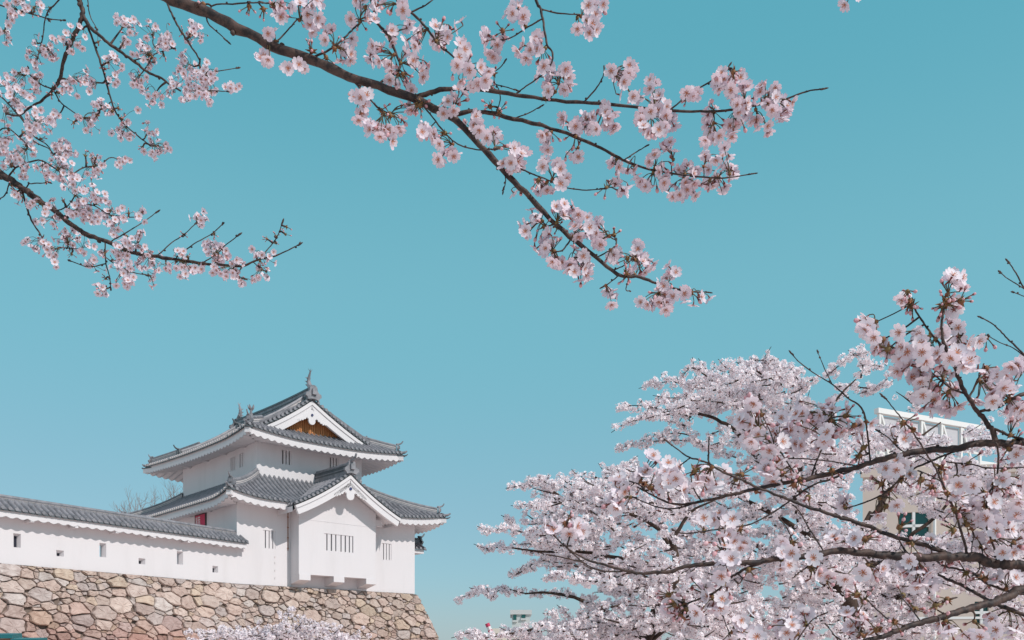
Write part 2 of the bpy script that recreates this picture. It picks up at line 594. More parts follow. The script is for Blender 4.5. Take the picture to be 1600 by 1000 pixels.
def bargeboards(mb, mbo, fn, ts, v0, outv, w=.46, th=.12, lip=.17):
    """two stepped curved boards under a gable edge; fn(t) -> (u, z) from foot to peak"""
    pts = [np.array(fn(t)) for t in ts]
    n = len(pts)
    nr = []
    for i in range(n):
        a, b = pts[max(i - 1, 0)], pts[min(i + 1, n - 1)]
        t = b - a; t /= np.linalg.norm(t)
        q = np.array([t[1], -t[0]])
        if q[1] > 0: q = -q
        nr.append(q)
    nr[-1] = np.array([0, -1.0 / max(.55, abs(nr[-2][1]))])      # mitre at the peak
    def strip(o0, o1, ya, yb):
        A = []
        for i in range(n):
            p, q = pts[i] + nr[i] * o0, pts[i] + nr[i] * o1
            A.append([(p[0], ya, p[1]), (q[0], ya, q[1]), (q[0], yb, q[1]), (p[0], yb, p[1]), (p[0], ya, p[1])])
        mb.grid(A)
        for i in (0,):
            mb.add([A[i][0], A[i][1], A[i][2], A[i][3]], [(0, 1, 2, 3)])
    strip(.02, lip, v0 - .07, v0 + th)
    strip(lip + .003, lip + .05, v0 - .012, v0 + th)
    strip(lip + .053, w, v0 - .04, v0 + th)

def gegyo(parent, x, v, z, s, name="gable_pendant"):
    """carved white pendant under the gable peak with scalloped wings and a dark boss"""
    half = [(0, .12), (.16, .05), (.30, -.08), (.52, -.22), (.80, -.44), (1.02, -.62), (1.06, -.70), (.98, -.70), (.93, -.64), (.88, -.72), (.80, -.72), (.76, -.62),
            (.70, -.66), (.62, -.64), (.58, -.54), (.52, -.57), (.44, -.53), (.42, -.44), (.36, -.45), (.34, -.38), (.30, -.50), (.27, -.44), (.24, -.52), (.25, -.62), (.20, -.74), (.12, -.81), (0, -.84)]
    poly = half + [(-a, b) for a, b in reversed(half[1:-1])]
    mb = MB()
    mb.prism(poly, lambda a, b: (x + a * s, v, z + b * s), (0, .09, 0))
    o = mb.build(name, M_WHITEP, parent)
    mb = MB()
    k = 6
    c = np.array([x, v, z - .22 * s])
    mb.prism([(cos(2 * pi * q / k) * .085 * s, sin(2 * pi * q / k) * .085 * s) for q in range(k)], lambda a, b: (c[0] + a, v - .05, c[2] + b), (0, .05, 0))
    mb.build("boss", M_BLUE, o)
    return o

# ---------------------------------------------------------------- castle tower
def castle_tower():
    T = empty("castle_tower", (X0, Y0, ZB), TH)
    tag(T, "white two storey castle tower with grey tiled roofs and curved gables", "castle tower")
    U, V = 11.148, 13.1
    ex, ey = np.array([1., 0, 0]), np.array([0, 1., 0])
    H1 = 4.62
    # ---- lower storey walls
    mb = MB()
    holes_f = [(1.43, 2.13, 1.93, 2.86), (8.80, 9.47, 1.87, 2.82)]
    front_wall(mb, (0, 0, 0), ex, -ey, U, H1, holes_f, .26)
    mb.quad((U, 0, 0), (U, V, 0), (U, V, H1), (U, 0, H1)); mb.quad((U, V, 0), (0, V, 0), (0, V, H1), (U, V, H1))
    mb.quad((0, V, 0), (0, 0, 0), (0, 0, H1), (0, V, H1)); mb.quad((0, 0, H1), (U, 0, H1), (U, V, H1), (0, V, H1))
    mb.build("lower_wall", M_PLASTER, T)
    for h in holes_f:
        bars_window(T, (0, 0, 0), ex, -ey, *h, [(0.0, .17), (.26, .48), (.55, .77), (.85, 1.0)])
    # ---- upper storey walls
    iv, iu, ur, vb = 1.7, 1.926, 8.543, 11.48
    zl, zh = 5.7, 8.25
    mb = MB()
    hf = [(3.36 - iu, 4.01 - iu, 6.86 - zl, 7.62 - zl), (6.35 - iu, 6.98 - iu, 7.0 - zl, 7.68 - zl)]
    front_wall(mb, (iu, iv, zl), ex, -ey, ur - iu, zh - zl, hf, .26)
    hl = [(vb - 4.87, vb - 4.18, 6.70 - zl, 7.45 - zl), (vb - 3.78, vb - 3.2, 6.74 - zl, 7.49 - zl)]
    front_wall(mb, (iu, vb, zl), -ey, -ex, vb - iv, zh - zl, hl, .26)
    mb.quad((ur, iv, zl), (ur, vb, zl), (ur, vb, zh), (ur, iv, zh)); mb.quad((ur, vb, zl), (iu, vb, zl), (iu, vb, zh), (ur, vb, zh))
    mb.build("upper_wall", M_PLASTER, T)
    for h in hf:
        bars_window(T, (iu, iv, zl), ex, -ey, *h, [(0.0, .12), (.25, .44), (.55, .74), (.86, 1.0)])
    for h in hl:
        bars_window(T, (iu, vb, zl), -ey, -ex, *h, [(0.0, .12), (.3, .5), (.66, .86)])
    # ---- projecting bay with stone-drop floor
    b0, b1, bd, bz = 2.99, 7.78, -.9, .62
    um, zp = 5.60, 6.05                            # gable peak over the bay
    gl, gr, gz = 2.25, 8.95, 4.02                  # feet of that gable
    mb = MB()
    wx0, wx1, wz0, wz1 = 4.49, 6.31, 1.98, 2.89
    def ceil_z(u):
        h = (um - gl) if u < um else (gr - um)
        t = 1 - abs(u - um) / h
        return gz + (zp - gz) * (.72 * t + .28 * t * t) - .30
    front_wall(mb, (b0, bd, bz), ex, -ey, b1 - b0, 3.3 - bz, [(wx0 - b0, wx1 - b0, wz0 - bz, wz1 - bz)], .22)
    us = np.linspace(b0, b1, 17)
    mb.grid([[(a, bd, 3.3), (a, bd, ceil_z(a))] for a in us])
    for s in (b0, b1): mb.quad((s, bd, bz), (s, 0, bz), (s, 0, ceil_z(s)), (s, bd, ceil_z(s)))
    mb.quad((b0, bd, bz), (b1, bd, bz), (b1, 0, bz), (b0, 0, bz))
    mb.box(b0 - .02, b1 + .02, bd - .012, bd + .05, 3.50, 3.53)
    bay = mb.build("bay_wall", M_PLASTER, T)
    nb = [(0, .085), (.125, .235), (.28, .385), (.425, .565), (.605, .71), (.755, .855), (.895, .975)]
    bars_window(T, (0, bd, 0), ex, -ey, wx0, wx1, wz0, wz1, nb, depth=.22)
    for a in (b0 + .33, (b0 + b1) / 2, b1 - .33):
        mb = MB()
        mb.hexa([(a - .33, 0, bz - .50), (a + .33, 0, bz - .50), (a + .33, -.95, bz - .30), (a - .33, -.95, bz - .30)],
                [(a - .33, 0, bz - .003), (a + .33, 0, bz - .003), (a + .33, -.95, bz - .003), (a - .33, -.95, bz - .003)])
        mb.build("bracket", M_PLASTER, T)
    # ---- lower roof
    oL, oF, oR, oB = .95, 1.1, 1.48, 1.1
    e0, e1, f0, f1 = -oL, U + oR, -oF, V + oB
    DL, DF, DR, DB = oL + iu, oF + iv, e1 - ur, f1 - vb
    ze, rise, up = 4.26, 1.72, .36
    S = [Side((e0, f0), (1, 0), (0, 1), e1 - e0, DF, DL, DR, ze, rise, up),
         Side((e1, f0), (0, 1), (-1, 0), f1 - f0, DR, DF, DB, ze, rise, up),
         Side((e1, f1), (-1, 0), (0, -1), e1 - e0, DB, DR, DL, ze, rise, up),
         Side((e0, f1), (0, -1), (1, 0), f1 - f0, DL, DB, DF, ze, rise, up)]
    mb = MB()
    g0, g1 = gl + .28, gr - .28                    # the gable roof replaces the skirt between these
    for k, s in enumerate(S):
        if k == 0:
            def tm_(e):
                u_ = e + e0
                if not g0 < u_ < g1: return 0.0
                q = 1 - abs(u_ - um) / ((um - gl) if u_ < um else (gr - um))
                zz = gz + (zp - gz) * (.72 * q + .28 * q * q)
                for t in np.linspace(0, 1, 101):
                    if s.z(e, t) > zz - .12: return t
                return 1.0
            tile_field(mb, s, e0=0, e1=g0 - e0); tile_field(mb, s, e0=g1 - e0, e1=s.L)
            tile_field(mb, s, e0=g0 - e0, e1=g1 - e0, tmin=tm_)
        else: tile_field(mb, s, mat_end=3 if k == 3 else 1)
    mb.build("lower_roof", [M_TILE, M_TILE, M_TILE_D, M_PLASTER2], T, smooth=True, sharp=35)
    mb = MB()
    ov = [(oL, oR, oF), (oF, oB, oR), (oR, oL, oB), (oB, oF, oL)]
    for k, (s, o) in enumerate(zip(S, ov)):
        if k == 0:
            eave_plaster(mb, s, o, ea=.10, eb=g0 - e0); eave_plaster(mb, s, o, ea=g1 - e0, eb=s.L - .10)
        else: eave_plaster(mb, s, o)
    mb.build("lower_eaves", M_PLASTER, T)
    corners = [((e0, f0), S[0], 0, (-1, -1)), ((e1, f0), S[1], 0, (1, -1)), ((e1, f1), S[2], 0, (1, 1)), ((e0, f1), S[3], 0, (-1, 1))]
    for (c, s, e, dr) in corners:
        mb = MB()
        pts = []
        for t in np.linspace(.10, 1.0, 9):
            pts.append(s.p(t * s.DL, t, .10))
        ridge_bar(mb, pts, w=.24, h=.22, roll=.085)
        hr = mb.build("hip_ridge", [M_TILE, M_PLASTER2], T)
        mb = MB()
        d = np.array(pts[0]) - np.array(pts[1]); d[2] = 0; d /= np.linalg.norm(d)
        oni_tile(mb, np.array(pts[0]) + d * .05 + np.array([0, 0, .05]), d, .62)
        tip = np.array(s.p(0.02, 0, .08))
        mb.tube([tip - d * .55 + np.array([0, 0, .03]), tip - d * .1, tip + d * .14 + np.array([0, 0, .03]), tip + d * .30 + np.array([0, 0, .13])], [.085, .085, .075, .04], 8)
        mb.build("ridge_end_tile", M_TILE, hr)
        mb = MB()
        sdv = np.array([-d[1], d[0], 0])
        pc = tip - d * .42 + np.array([0, 0, -.32])
        mb.obox(pc, d, sdv, (0, 0, 1), .46, .13, .12)
        mb.build("hip_rafter", M_WHITEP, T)
        mb = MB()
        mb.obox(pc + d * .08 + np.array([0, 0, .15]), d, sdv, (0, 0, 1), .46, .17, .022)
        mb.tube([pc + d * .5 + np.array([0, 0, .15]), pc + d * .62 + np.array([0, 0, .18]), pc + d * .72 + np.array([0, 0, .25])], [.05, .04, .02], 6)
        mb.build("rafter_cap", M_TILE_D, T)
    # ---- gable roof over the bay
    vf, vbk = -1.72, iv
    def gz_at(t, d=0): return gz + (zp - gz) * (.72 * t + .28 * t * t)
    mb = MB()
    for sgn, foot in ((-1, gl), (1, gr)):
        run = abs(foot - um)
        sd = Side((foot, vf + .10) if sgn > 0 else (foot, vbk), (0, 1) if sgn > 0 else (0, -1), (-sgn, 0), vbk - vf - .10, run, 1e-6, 1e-6, gz, zp - gz, 0, .72)
        tile_field(mb, sd, dz=.05)
        # short verge tiles lying across the gable edge
        ln = math.hypot(run, zp - gz); nk = int(ln / .27)
        for k in range(nk):
            t = (k + .5) / nk
            u_ = foot + (um - foot) * t
            z_ = gz_at(t) + .13
            mb.tube([(u_, vf - .10, z_), (u_, vf + .42, z_ + .02)], .085, 8)
        A = []
        for t in np.linspace(0, 1, 15):
            u_ = foot + (um - foot) * t
            A.append([(u_, vf - .06, gz_at(t) + .03), (u_, vf - .06, gz_at(t) + .11), (u_, vf + .46, gz_at(t) + .11)])
        mb.grid(A, 2)
    mb.build("gable_roof", [M_TILE, M_TILE, M_TILE_D], T, smooth=True, sharp=35)
    mb = MB()
    for foot in (gl, gr):
        bargeboards(mb, None, lambda t: (foot + (um - foot) * t, gz_at(t)), np.linspace(0.02, 1, 16), vf + .02, None, w=.50)
    mb.build("bargeboard", M_WHITEP, T)
    # white soffit below the gable slopes
    mb = MB()
    for foot in (gl, gr):
        A = []
        nn = 60
        for i in range(nn + 1):
            t = .04 + .96 * i / nn
            u_ = foot + (um - foot) * t
            A.append([(u_, vv, gz_at(t) - .24 + .035 * cos(2 * pi * vv / .32)) for vv in np.linspace(vf + .14, .0, 34)])
        mb.grid(A)
        # low plastered edge under the gable eave, back to the skirt roof
        mb.add([(foot, vf + .12, gz - .02), (foot, .4, gz - .02), (foot, .4, gz - .34), (foot, vf + .12, gz - .30)], [(0, 1, 2, 3)])
    mb.build("gable_soffit", M_PLASTER, T)
    gegyo(T, um, vf - .02, zp - .55, .98)
    mb = MB()
    ridge_bar(mb, [(um, v_, zp + .06 + .04 * ((v_ - vf) / 3.4 - .5) ** 2) for v_ in np.linspace(vf - .02, vbk - .02, 7)], w=.30, h=.46, roll=.10, ms=2)
    g = mb.build("gable_ridge", [M_TILE, M_TILE, M_TILE_D], T)
    mb = MB()
    oni_tile(mb, (um, vf - .02, zp + .12), (0, -1, 0), 1.02, horn=True)
    mb.build("ridge_end_tile", M_TILE, g)
    mb = MB()
    for (u_, v_) in ((b1 + .05, -.55),):
        mb.box(b1 + .002, b1 + .50, -.80, -.45, 3.62, 3.95)
    mb.build("purlin_end", M_PLASTER, T)
    # ---- upper roof: hip-and-gable
    tL, tR, tF, tB = iu - .746, 10.58 - ur, 1.3, 3.05
    a0, a1, c0, c1 = iu - tL, ur + tR, iv - tF, vb + tB
    ur_ = 5.10                                     # ridge
    VBK = 10.6                                     # far end of the ridge
    RL, RR = ur_ - a0, a1 - ur_
    RF = RL
    ze2, rise2, up2 = 7.98, 2.62, .30
    vg = c0 + 1.62                                 # gable wall
    vbd = c0 + 1.05                                # bargeboard plane
    vg2, vbd2 = VBK - .57, VBK
    cap = (vg - c0 + .05) / RF
    F = Side((a0, c0), (1, 0), (0, 1), a1 - a0, RF, RL, RR, ze2, rise2, up2, .66, cap)
    RBK = (c1 - vg2) / cap                         # the rear skirt is deeper
    R = Side((a1, c0), (0, 1), (-1, 0), c1 - c0, RR, RF, RBK, ze2, rise2, up2, .66)
    B = Side((a1, c1), (-1, 0), (0, -1), a1 - a0, RBK, RR, RL, ze2, rise2, up2, .66, cap)
    L = Side((a0, c1), (0, -1), (1, 0), c1 - c0, RL, RBK, RF, ze2, rise2, up2, .66)
    R.verge0, R.verge1, L.verge0, L.verge1 = vbd - c0, c1 - vbd2, c1 - vbd2, vbd - c0
    mb = MB()
    for s in (F, R, B, L): tile_field(mb, s, mat_end=3 if s is L else 1, nt=12)
    def zr(t): return ze2 + rise2 * (.66 * t + .34 * t * t)
    for sgn, foot, run in ((-1, a0, RL), (1, a1, RR)):
        t0 = (vbd - c0) / RF + .03
        ln = math.hypot(run, rise2) * (1 - t0); nk = int(ln / .27)
        for v0 in (vbd, vbd2):
            dv = 1 if v0 == vbd else -1
            for k in range(nk):
                t = t0 + (1 - t0) * (k + .5) / nk
                u_ = foot + (ur_ - foot) * t
                mb.tube([(u_, v0 - .12 * dv, zr(t) + .16), (u_, v0 + .42 * dv, zr(t) + .17)], .09, 8)
            A = [[(foot + (ur_ - foot) * t, v0 - .07 * dv, zr(t) + .02), (foot + (ur_ - foot) * t, v0 - .07 * dv, zr(t) + .13), (foot + (ur_ - foot) * t, v0 + .46 * dv, zr(t) + .14)] for t in np.linspace(t0 - .02, 1, 15)]
            mb.grid(A, 2)
    mb.build("upper_roof", [M_TILE, M_TILE, M_TILE_D, M_PLASTER2], T, smooth=True, sharp=35)
    mb = MB()
    for s, o in ((F, (tL, tR, tF)), (R, (tF, tB, tR)), (B, (tR, tL, tB)), (L, (tB, tF, tL))):
        eave_plaster(mb, s, o, drop=.38)
    mb.build("upper_eaves", M_PLASTER, T)
    # gable wall, boards, lattice, pendant
    zb = ze2 + rise2 * (.66 * cap + .34 * cap ** 2)
    def gable(vw, vb_, dv):
        mb = MB()
        ts = np.linspace(cap * .9, 1, 12)
        for foot in (a0, a1):
            mb.grid([[(foot + (ur_ - foot) * t, vw + .05 * dv, zb - .5), (foot + (ur_ - foot) * t, vw + .05 * dv, zr(t) - .05)] for t in ts])
        mb.build("gable_wall", M_WOOD if dv > 0 else M_PLASTER, T)
        mb = MB()
        for foot in (a0, a1):
            bargeboards(mb, None, lambda t: (foot + (ur_ - foot) * t, zr(t)), np.linspace((vbd - c0) / RF + .10, 1, 16), vb_ + .02 * dv, None, w=.56, th=.12 if dv > 0 else -.12, lip=.20)
        mb.build("bargeboard", M_WHITEP, T)
        mb = MB()
        for foot in (a0, a1):
            t0 = (vbd - c0) / RF + .04
            mb.grid([[(foot + (ur_ - foot) * t, vv, zr(t) - .16) for vv in (vb_ + .1 * dv, vw + .04 * dv)] for t in np.linspace(t0, 1, 10)])
        mb.build("gable_soffit", M_PLASTER, T)
    gable(vg, vbd, 1); gable(vg2, vbd2, -1)
    mb = MB()
    w_ = np.arange(a0 + 1.6, a1 - 1.6, .115)
    for k, x in enumerate(w_):
        foot = a0 if x < ur_ else a1
        t = (x - foot) / (ur_ - foot)
        top = zr(t) - .35
        if top > zb - .05:
            mb.box(x - .042, x + .042, vg - .060, vg + .02, zb - .3, top)
    mb.box(a0 + 1.4, a1 - 1.7, vg - .06, vg + .02, zb - .1, zb + .13)
    mb.build("wood_lattice", M_WOOD, T)
    gegyo(T, ur_, vbd - .04, zr(1) - .64, .86)
    # main ridge
    mb = MB()
    vs = np.linspace(vbd - .02, vbd2 + .02, 15)
    ridge_bar(mb, [(ur_, v_, zr(1) + .02 + .10 * ((v_ - (vbd + vbd2) / 2) / (vbd2 - vbd) * 2) ** 2) for v_ in vs], w=.36, h=.50, roll=.11, ms=2)
    mr = mb.build("main_ridge", [M_TILE_D, M_PLASTER2, M_TILE], T)
    for v_, d in ((vbd - .06, -1), (vbd2 + .06, 1)):
        mb = MB()
        oni_tile(mb, (ur_, v_, zr(1) + .12), (0, d, 0), 1.12, horn=False)
        mb.build("ridge_end_tile", M_TILE, mr)
        # fish finial standing on its head, tail up
        mb = MB()
        z0 = zr(1) + .58; y = v_ - d * .28
        P = [(ur_, y + d * .22, z0 + .02), (ur_, y + d * .12, z0 + .16), (ur_, y - d * .04, z0 + .34), (ur_, y - d * .12, z0 + .56), (ur_, y - d * .08, z0 + .78), (ur_, y + d * .02, z0 + .98), (ur_, y + d * .10, z0 + 1.12)]
        mb.tube(catmull(P, 3), np.interp(np.linspace(0, 1, 19), [0, .12, .3, .55, .8, 1], [.10, .16, .15, .10, .06, .03]), 8)
        for (zz, yy, ln) in ((.30, .14, .22), (.5, .16, .2), (.7, .12, .17)):
            for sg in (-1, 1):
                mb.add([(ur_, y - d * yy, z0 + zz - .08), (ur_ + sg * .20, y - d * (yy + .06), z0 + zz + .10), (ur_ + sg * .03, y - d * (yy + .02), z0 + zz + .08), (ur_ + sg * .05, y - d * (yy - .03), z0 + zz)], [(0, 1, 2), (0, 3, 1), (1, 3, 2)])
        for sg, q in ((-1, .16), (0, .24), (1, .16)):
            t0 = np.array([ur_, y + d * .06, z0 + 1.04])
            tipp = t0 + np.array([sg * .16, d * (.02 + .08 * (sg == 0)), .14 + q * .4])
            mb.add([t0 + (-.03, 0, 0), t0 + (.03, 0, 0), tipp, t0 + (0, d * .05, .02)], [(0, 1, 2), (0, 2, 3), (1, 3, 2)])
        mb.build("fish_finial", M_TILE, mr)
    # descending ridges on both slopes, hip ridges at the corners
    for sgn, foot, run in ((-1, a0, RL), (1, a1, RR)):
        for v_ in (vbd + .62, vbd2 - .62):
            ts = np.linspace(.97, .10 if sgn < 0 else .34, 9)
            pts = [(foot + (ur_ - foot) * t, v_, zr(t) + .10) for t in ts]
            mb = MB()
            ridge_bar(mb, pts, w=.26, h=.26, roll=.09)
            dr = mb.build("descending_ridge", [M_TILE, M_PLASTER2], T)
            mb = MB()
            oni_tile(mb, np.array(pts[-1]) + np.array([sgn * .06, 0, .04]), (sgn, 0, 0), .68)
            mb.build("ridge_end_tile", M_TILE_D, dr)
    for s, full in ((F, RF), (R, RF), (B, RF), (L, RF)):
        pts = [s.p(t * s.DL, t, .10) for t in np.linspace(.055, cap * .98, 8)]
        mb = MB(); ridge_bar(mb, pts, w=.24, h=.24, roll=.085)
        hr = mb.build("hip_ridge", [M_TILE, M_PLASTER2], T)
        d = np.array(pts[0]) - np.array(pts[1]); d[2] = 0; d /= np.linalg.norm(d)
        mb = MB()
        oni_tile(mb, np.array(pts[0]) + d * .05 + np.array([0, 0, .06]), d, .60)
        tip = np.array(s.p(0.02, 0, .08))
        mb.tube([tip - d * .55 + np.array([0, 0, .03]), tip - d * .1, tip + d * .12 + np.array([0, 0, .03]), tip + d * .26 + np.array([0, 0, .12])], [.085, .085, .075, .04], 8)
        mb.build("ridge_end_tile", M_TILE, hr)
        mb = MB()
        sdv = np.array([-d[1], d[0], 0]); pc = tip - d * .42 + np.array([0, 0, -.34])
        mb.obox(pc, d, sdv, (0, 0, 1), .46, .14, .13)
        mb.build("hip_rafter", M_WHITEP, T)
        mb = MB()
        mb.obox(pc + d * .08 + np.array([0, 0, .16]), d, sdv, (0, 0, 1), .46, .18, .022)
        mb.tube([pc + d * .5 + np.array([0, 0, .16]), pc + d * .62 + np.array([0, 0, .19]), pc + d * .72 + np.array([0, 0, .27])], [.05, .04, .02], 6)
        mb.build("rafter_cap", M_TILE_D, T)
    # white block with a flower finial on the near corner
    mb = MB()
    pf = np.array(F.p(.42, .09, .42))
    mb.tube([pf + (0, 0, -.2), pf + (0, 0, .12), pf + (-.02, -.02, .34)], [.12, .09, .05], 8)
    for k in range(5):
        a = 2 * pi * k / 5
        mb.tube([pf + (0, 0, .28), pf + (cos(a) * .12, sin(a) * .12, .46), pf + (cos(a) * .17, sin(a) * .17, .62)], [.04, .05, .015], 6)
    mb.build("flower_finial", M_TILE, T)
    # beam brackets under the left eave
    for v_ in (3.0, 5.4, 7.8, 10.2):
        mb = MB(); mb.box(iu - 1.0, iu - .003, v_ - .09, v_ + .09, 7.72, 7.90)
        mb.build("eave_bracket", M_PLASTER, T)
        mb = MB(); mb.box(-.75, -.003, v_ - .09, v_ + .09, 3.98, 4.16)
        mb.build("eave_bracket", M_PLASTER, T)
    # lightning conductor running down the walls
    mb = MB()
    mb.tube([(2.84, -.02, 4.0), (2.84, -.02, 1.9)], .022, 6)
    for z in np.arange(2.0, 4.0, .55): mb.box(2.80, 2.88, -.045, -.002, z, z + .05)
    mb.build("conductor_cable", mat("rusty_metal", (.28, .14, .09), .8, .2), T)
    for z in (.35, .75, 1.15, 1.45):
        mb = MB(); mb.box(2.085, 2.105, -.03, -.002, z, z + .10); mb.build("wall_clip", M_PLASTER2, T)
    return T
castle_tower()

# red sign board with pale writing on the shaded side of the tower
mb = MB()
mb.box(-.06, -.006, 3.66, 4.92, 3.30, 3.98, 0)
mb.box(-.075, -.004, 3.60, 3.66, 3.26, 4.02, 1); mb.box(-.075, -.004, 4.92, 4.98, 3.26, 4.02, 1)
mb.box(-.075, -.004, 3.66, 4.92, 3.98, 4.03, 1); mb.box(-.075, -.004, 3.66, 4.92, 3.25, 3.30, 1)
def stroke(a, b, w=.035):
    a = np.array(a); b = np.array(b); d = b - a; L = np.linalg.norm(d); d /= L; n = np.array([-d[1], d[0]]) * w
    q = [a - n, b - n, b + n, a + n]
    mb.prism([tuple(p) for p in q], lambda x, z: (-.062, 4.92 - x, 3.30 + z), (-.006, 0, 0), 2)
for st in (((.10, .58), (.10, .08)), ((.10, .40), (.22, .32)), ((.22, .60), (.24, .08)), ((.34, .56), (.62, .56)), ((.48, .60), (.48, .42)), ((.34, .42), (.62, .42)), ((.40, .32), (.58, .32)), ((.40, .32), (.40, .10)), ((.58, .32), (.58, .10)), ((.40, .10), (.58, .10))):
    stroke(*st)
sg = mb.build("red_sign", [M_RED, mat("sign_frame", (.09, .07, .07), .7, .2), M_WHITEP])
sg.location = (X0, Y0, ZB); sg.rotation_euler = (0, 0, TH)
tag(sg, "small red sign with pale writing under the left lower eave of the tower", "sign")

# ---------------------------------------------------------------- long white wall with loopholes
def white_wall():
    ang = math.atan2(WT[1], WT[0])
    T = empty("white_wall", (X0, Y0, ZB), ang)            # local x runs along the wall towards the tower, -y is its outer face
    tag(T, "long white plaster wall with loopholes and a grey tiled coping left of the tower", "wall")
    LN = 15.5; Hw = 2.1
    holes = [(-11.18, -10.885, .684, 1.236), (-9.43, -9.10, .50, .75), (-7.50, -7.185, .651, 1.257), (-5.60, -5.255, .513, .775), (-3.565, -3.225, .675, 1.294), (-1.51, -1.17, .458, .78)]
    hs = [(h[0] + LN, h[1] + LN, h[2], h[3]) for h in holes]
    def sp(h):
        w = h[1] - h[0]; c = (h[0] + h[1]) / 2
        if h[3] - h[2] > .4: return [(c - .01, h[2] + .0), (c + .10, h[2] + .0), (c + .10, h[3] - .08), (c - .01, h[3] - .08)]
        return [(c - .01, h[2] + .02), (c + .10, h[2] + .02), (c + .10, h[3] - .10), (c - .01, h[3] - .10)]
    mb = MB()
    ex = np.array([1., 0, 0]); out = np.array([0, -1., 0])
    front_wall(mb, (-LN, 0, 0), ex, out, LN + .02, Hw, hs, .22, splay=sp)
    hb = [(sp(h)[0][0], sp(h)[1][0], sp(h)[0][1], sp(h)[2][1]) for h in hs]
    front_wall(mb, (-LN, .22, 0), ex, -out, LN + .02, Hw, hb, -.12)
    mb.quad((-LN, 0, 0), (-LN, .34, 0), (-LN, .34, Hw), (-LN, 0, Hw)); mb.quad((.02, 0, 0), (.02, .34, 0), (.02, .34, Hw), (.02, 0, Hw))
    mb.build("wall_body", M_PLASTER, T)
    # dark sheets added behind some slits, standing in for the shade beyond
    for h in (hs[0], hs[1], hs[3], hs[5]):
        g = sp(h)
        mb = MB(); mb.box(g[0][0] - LN - .05, g[1][0] - LN + .05, .222, .25, g[0][1] - .05, g[2][1] + .05)
        mb.build("slit_shade_sheet", M_DARK, T)
    # tiled coping
    ov = .52
    mb = MB()
    e_end = .32
    sf = Side((-LN, -ov), (1, 0), (0, 1), LN + e_end, ov + .17, 1e-6, 1e-6, 2.02, .46, 0, .9)
    sb = Side((e_end, .34 + ov), (-1, 0), (0, -1), LN + e_end, ov + .17, 1e-6, 1e-6, 2.02, .46, 0, .9)
    tile_field(mb, sf, pitch=.27, nt=4); tile_field(mb, sb, pitch=.27, nt=4)
    mb.build("tile_coping", [M_TILE, M_TILE, M_TILE_D], T, smooth=True, sharp=35)
    mb = MB()
    ridge_bar(mb, [(x, .17, 2.50) for x in np.linspace(-LN, e_end - .02, 12)], w=.26, h=.10, roll=.09, base=-.12)
    mb.build("coping_ridge", [M_TILE, M_PLASTER2], T)
    mb = MB()
    eave_plaster(mb, sf, (0, 0, ov), setback=.08, drop=.25, wave=.035, period=.42, rise=.32, nd=3)
    eave_plaster(mb, sb, (0, 0, ov), setback=.08, drop=.25, wave=.035, period=.42, rise=.32, nd=3)
    mb.quad((e_end - .08, -ov + .08, 1.80), (e_end - .08, .34 + ov - .08, 1.80), (e_end - .08, .17, 2.45), (e_end - .08, .17, 2.45))
    mb.build("coping_soffit", M_PLASTER, T)
    for x in np.arange(-14.4, .3, 1.86):
        mb = MB(); mb.box(x - .07, x + .07, -ov + .06, -.003, 1.70, 1.79)
        mb.build("coping_bracket", M_PLASTER, T)
white_wall()

# little tiled canopy on the right flank of the tower; only its ridge end shows
def side_canopy(T):
    o = np.array([11.97, .5, -.42])
    def shift(mb): mb.v = [tuple(np.array(p) + o) for p in mb.v]; return mb
    mb = MB()
    sf = Side((-.8, -.05), (1, 0), (0, 1), 1.2, .75, 1e-6, 1e-6, 3.15, .45, 0, .9)
    sb = Side((.4, 1.45), (-1, 0), (0, -1), 1.2, .75, 1e-6, 1e-6, 3.15, .45, 0, .9)
    tile_field(mb, sf, nt=4); tile_field(mb, sb, nt=4)
    shift(mb).build("side_canopy_roof", [M_TILE, M_TILE, M_TILE_D], T)
    mb = MB(); mb.box(-.8, .28, .06, 1.34, 2.94, 3.14)
    shift(mb).build("side_canopy_soffit", M_PLASTER, T)
    mb = MB(); ridge_bar(mb, [(x, .7, 3.60) for x in (-.8, -.2, .38)], w=.26, h=.22); oni_tile(mb, (.40, .7, 3.62), (1, 0, 0), .72)
    shift(mb).build("side_canopy_ridge", [M_TILE_D, M_TILE], T)
side_canopy(bpy.data.objects["castle_tower"])
# ---------------------------------------------------------------- blossom building blocks
M_BARK = mat("cherry_bark", (0.085, 0.05, 0.04), 0.65, 0.4, (45, (0.022, 0.015, 0.015), 0.40, 0.58), (60, 0.5, 0.004))
M_BARK_FAR = mat("trunk_bark", (0.085, 0.055, 0.042), 0.9, 0.2, (9, (0.035, 0.025, 0.022), 0.4, 0.62), (12, 0.6, 0.03))
M_PETAL = petal_mat("pale_pink_petal", (0.84, 0.75, 0.815), (0.90, 0.85, 0.89), 0.30, (0.84, 0.70, 0.77))
M_PETAL_SHADE = petal_mat("shaded_mauve_petal", (0.77, 0.66, 0.735), (0.85, 0.78, 0.835), 0.30, (0.80, 0.64, 0.72))  # overhead petals: shade is put into the colour as a darker mauve
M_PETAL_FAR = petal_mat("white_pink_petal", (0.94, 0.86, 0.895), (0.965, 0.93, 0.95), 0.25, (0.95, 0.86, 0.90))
M_CENTRE = mat("flower_centre", (0.50, 0.20, 0.12), 0.8, 0.1)
M_STEM = mat("flower_stem", (0.10, 0.075, 0.04), 0.7, 0.2)
M_CALYX = mat("red_brown_calyx", (0.20, 0.065, 0.055), 0.7, 0.2)
M_BUD = petal_mat("pink_bud", (0.72, 0.38, 0.42), (0.80, 0.52, 0.54), 0.2)
M_BRACT = mat("olive_bract", (0.17, 0.12, 0.045), 0.6, 0.3, (60, (0.26, 0.10, 0.05), 0.4, 0.6))
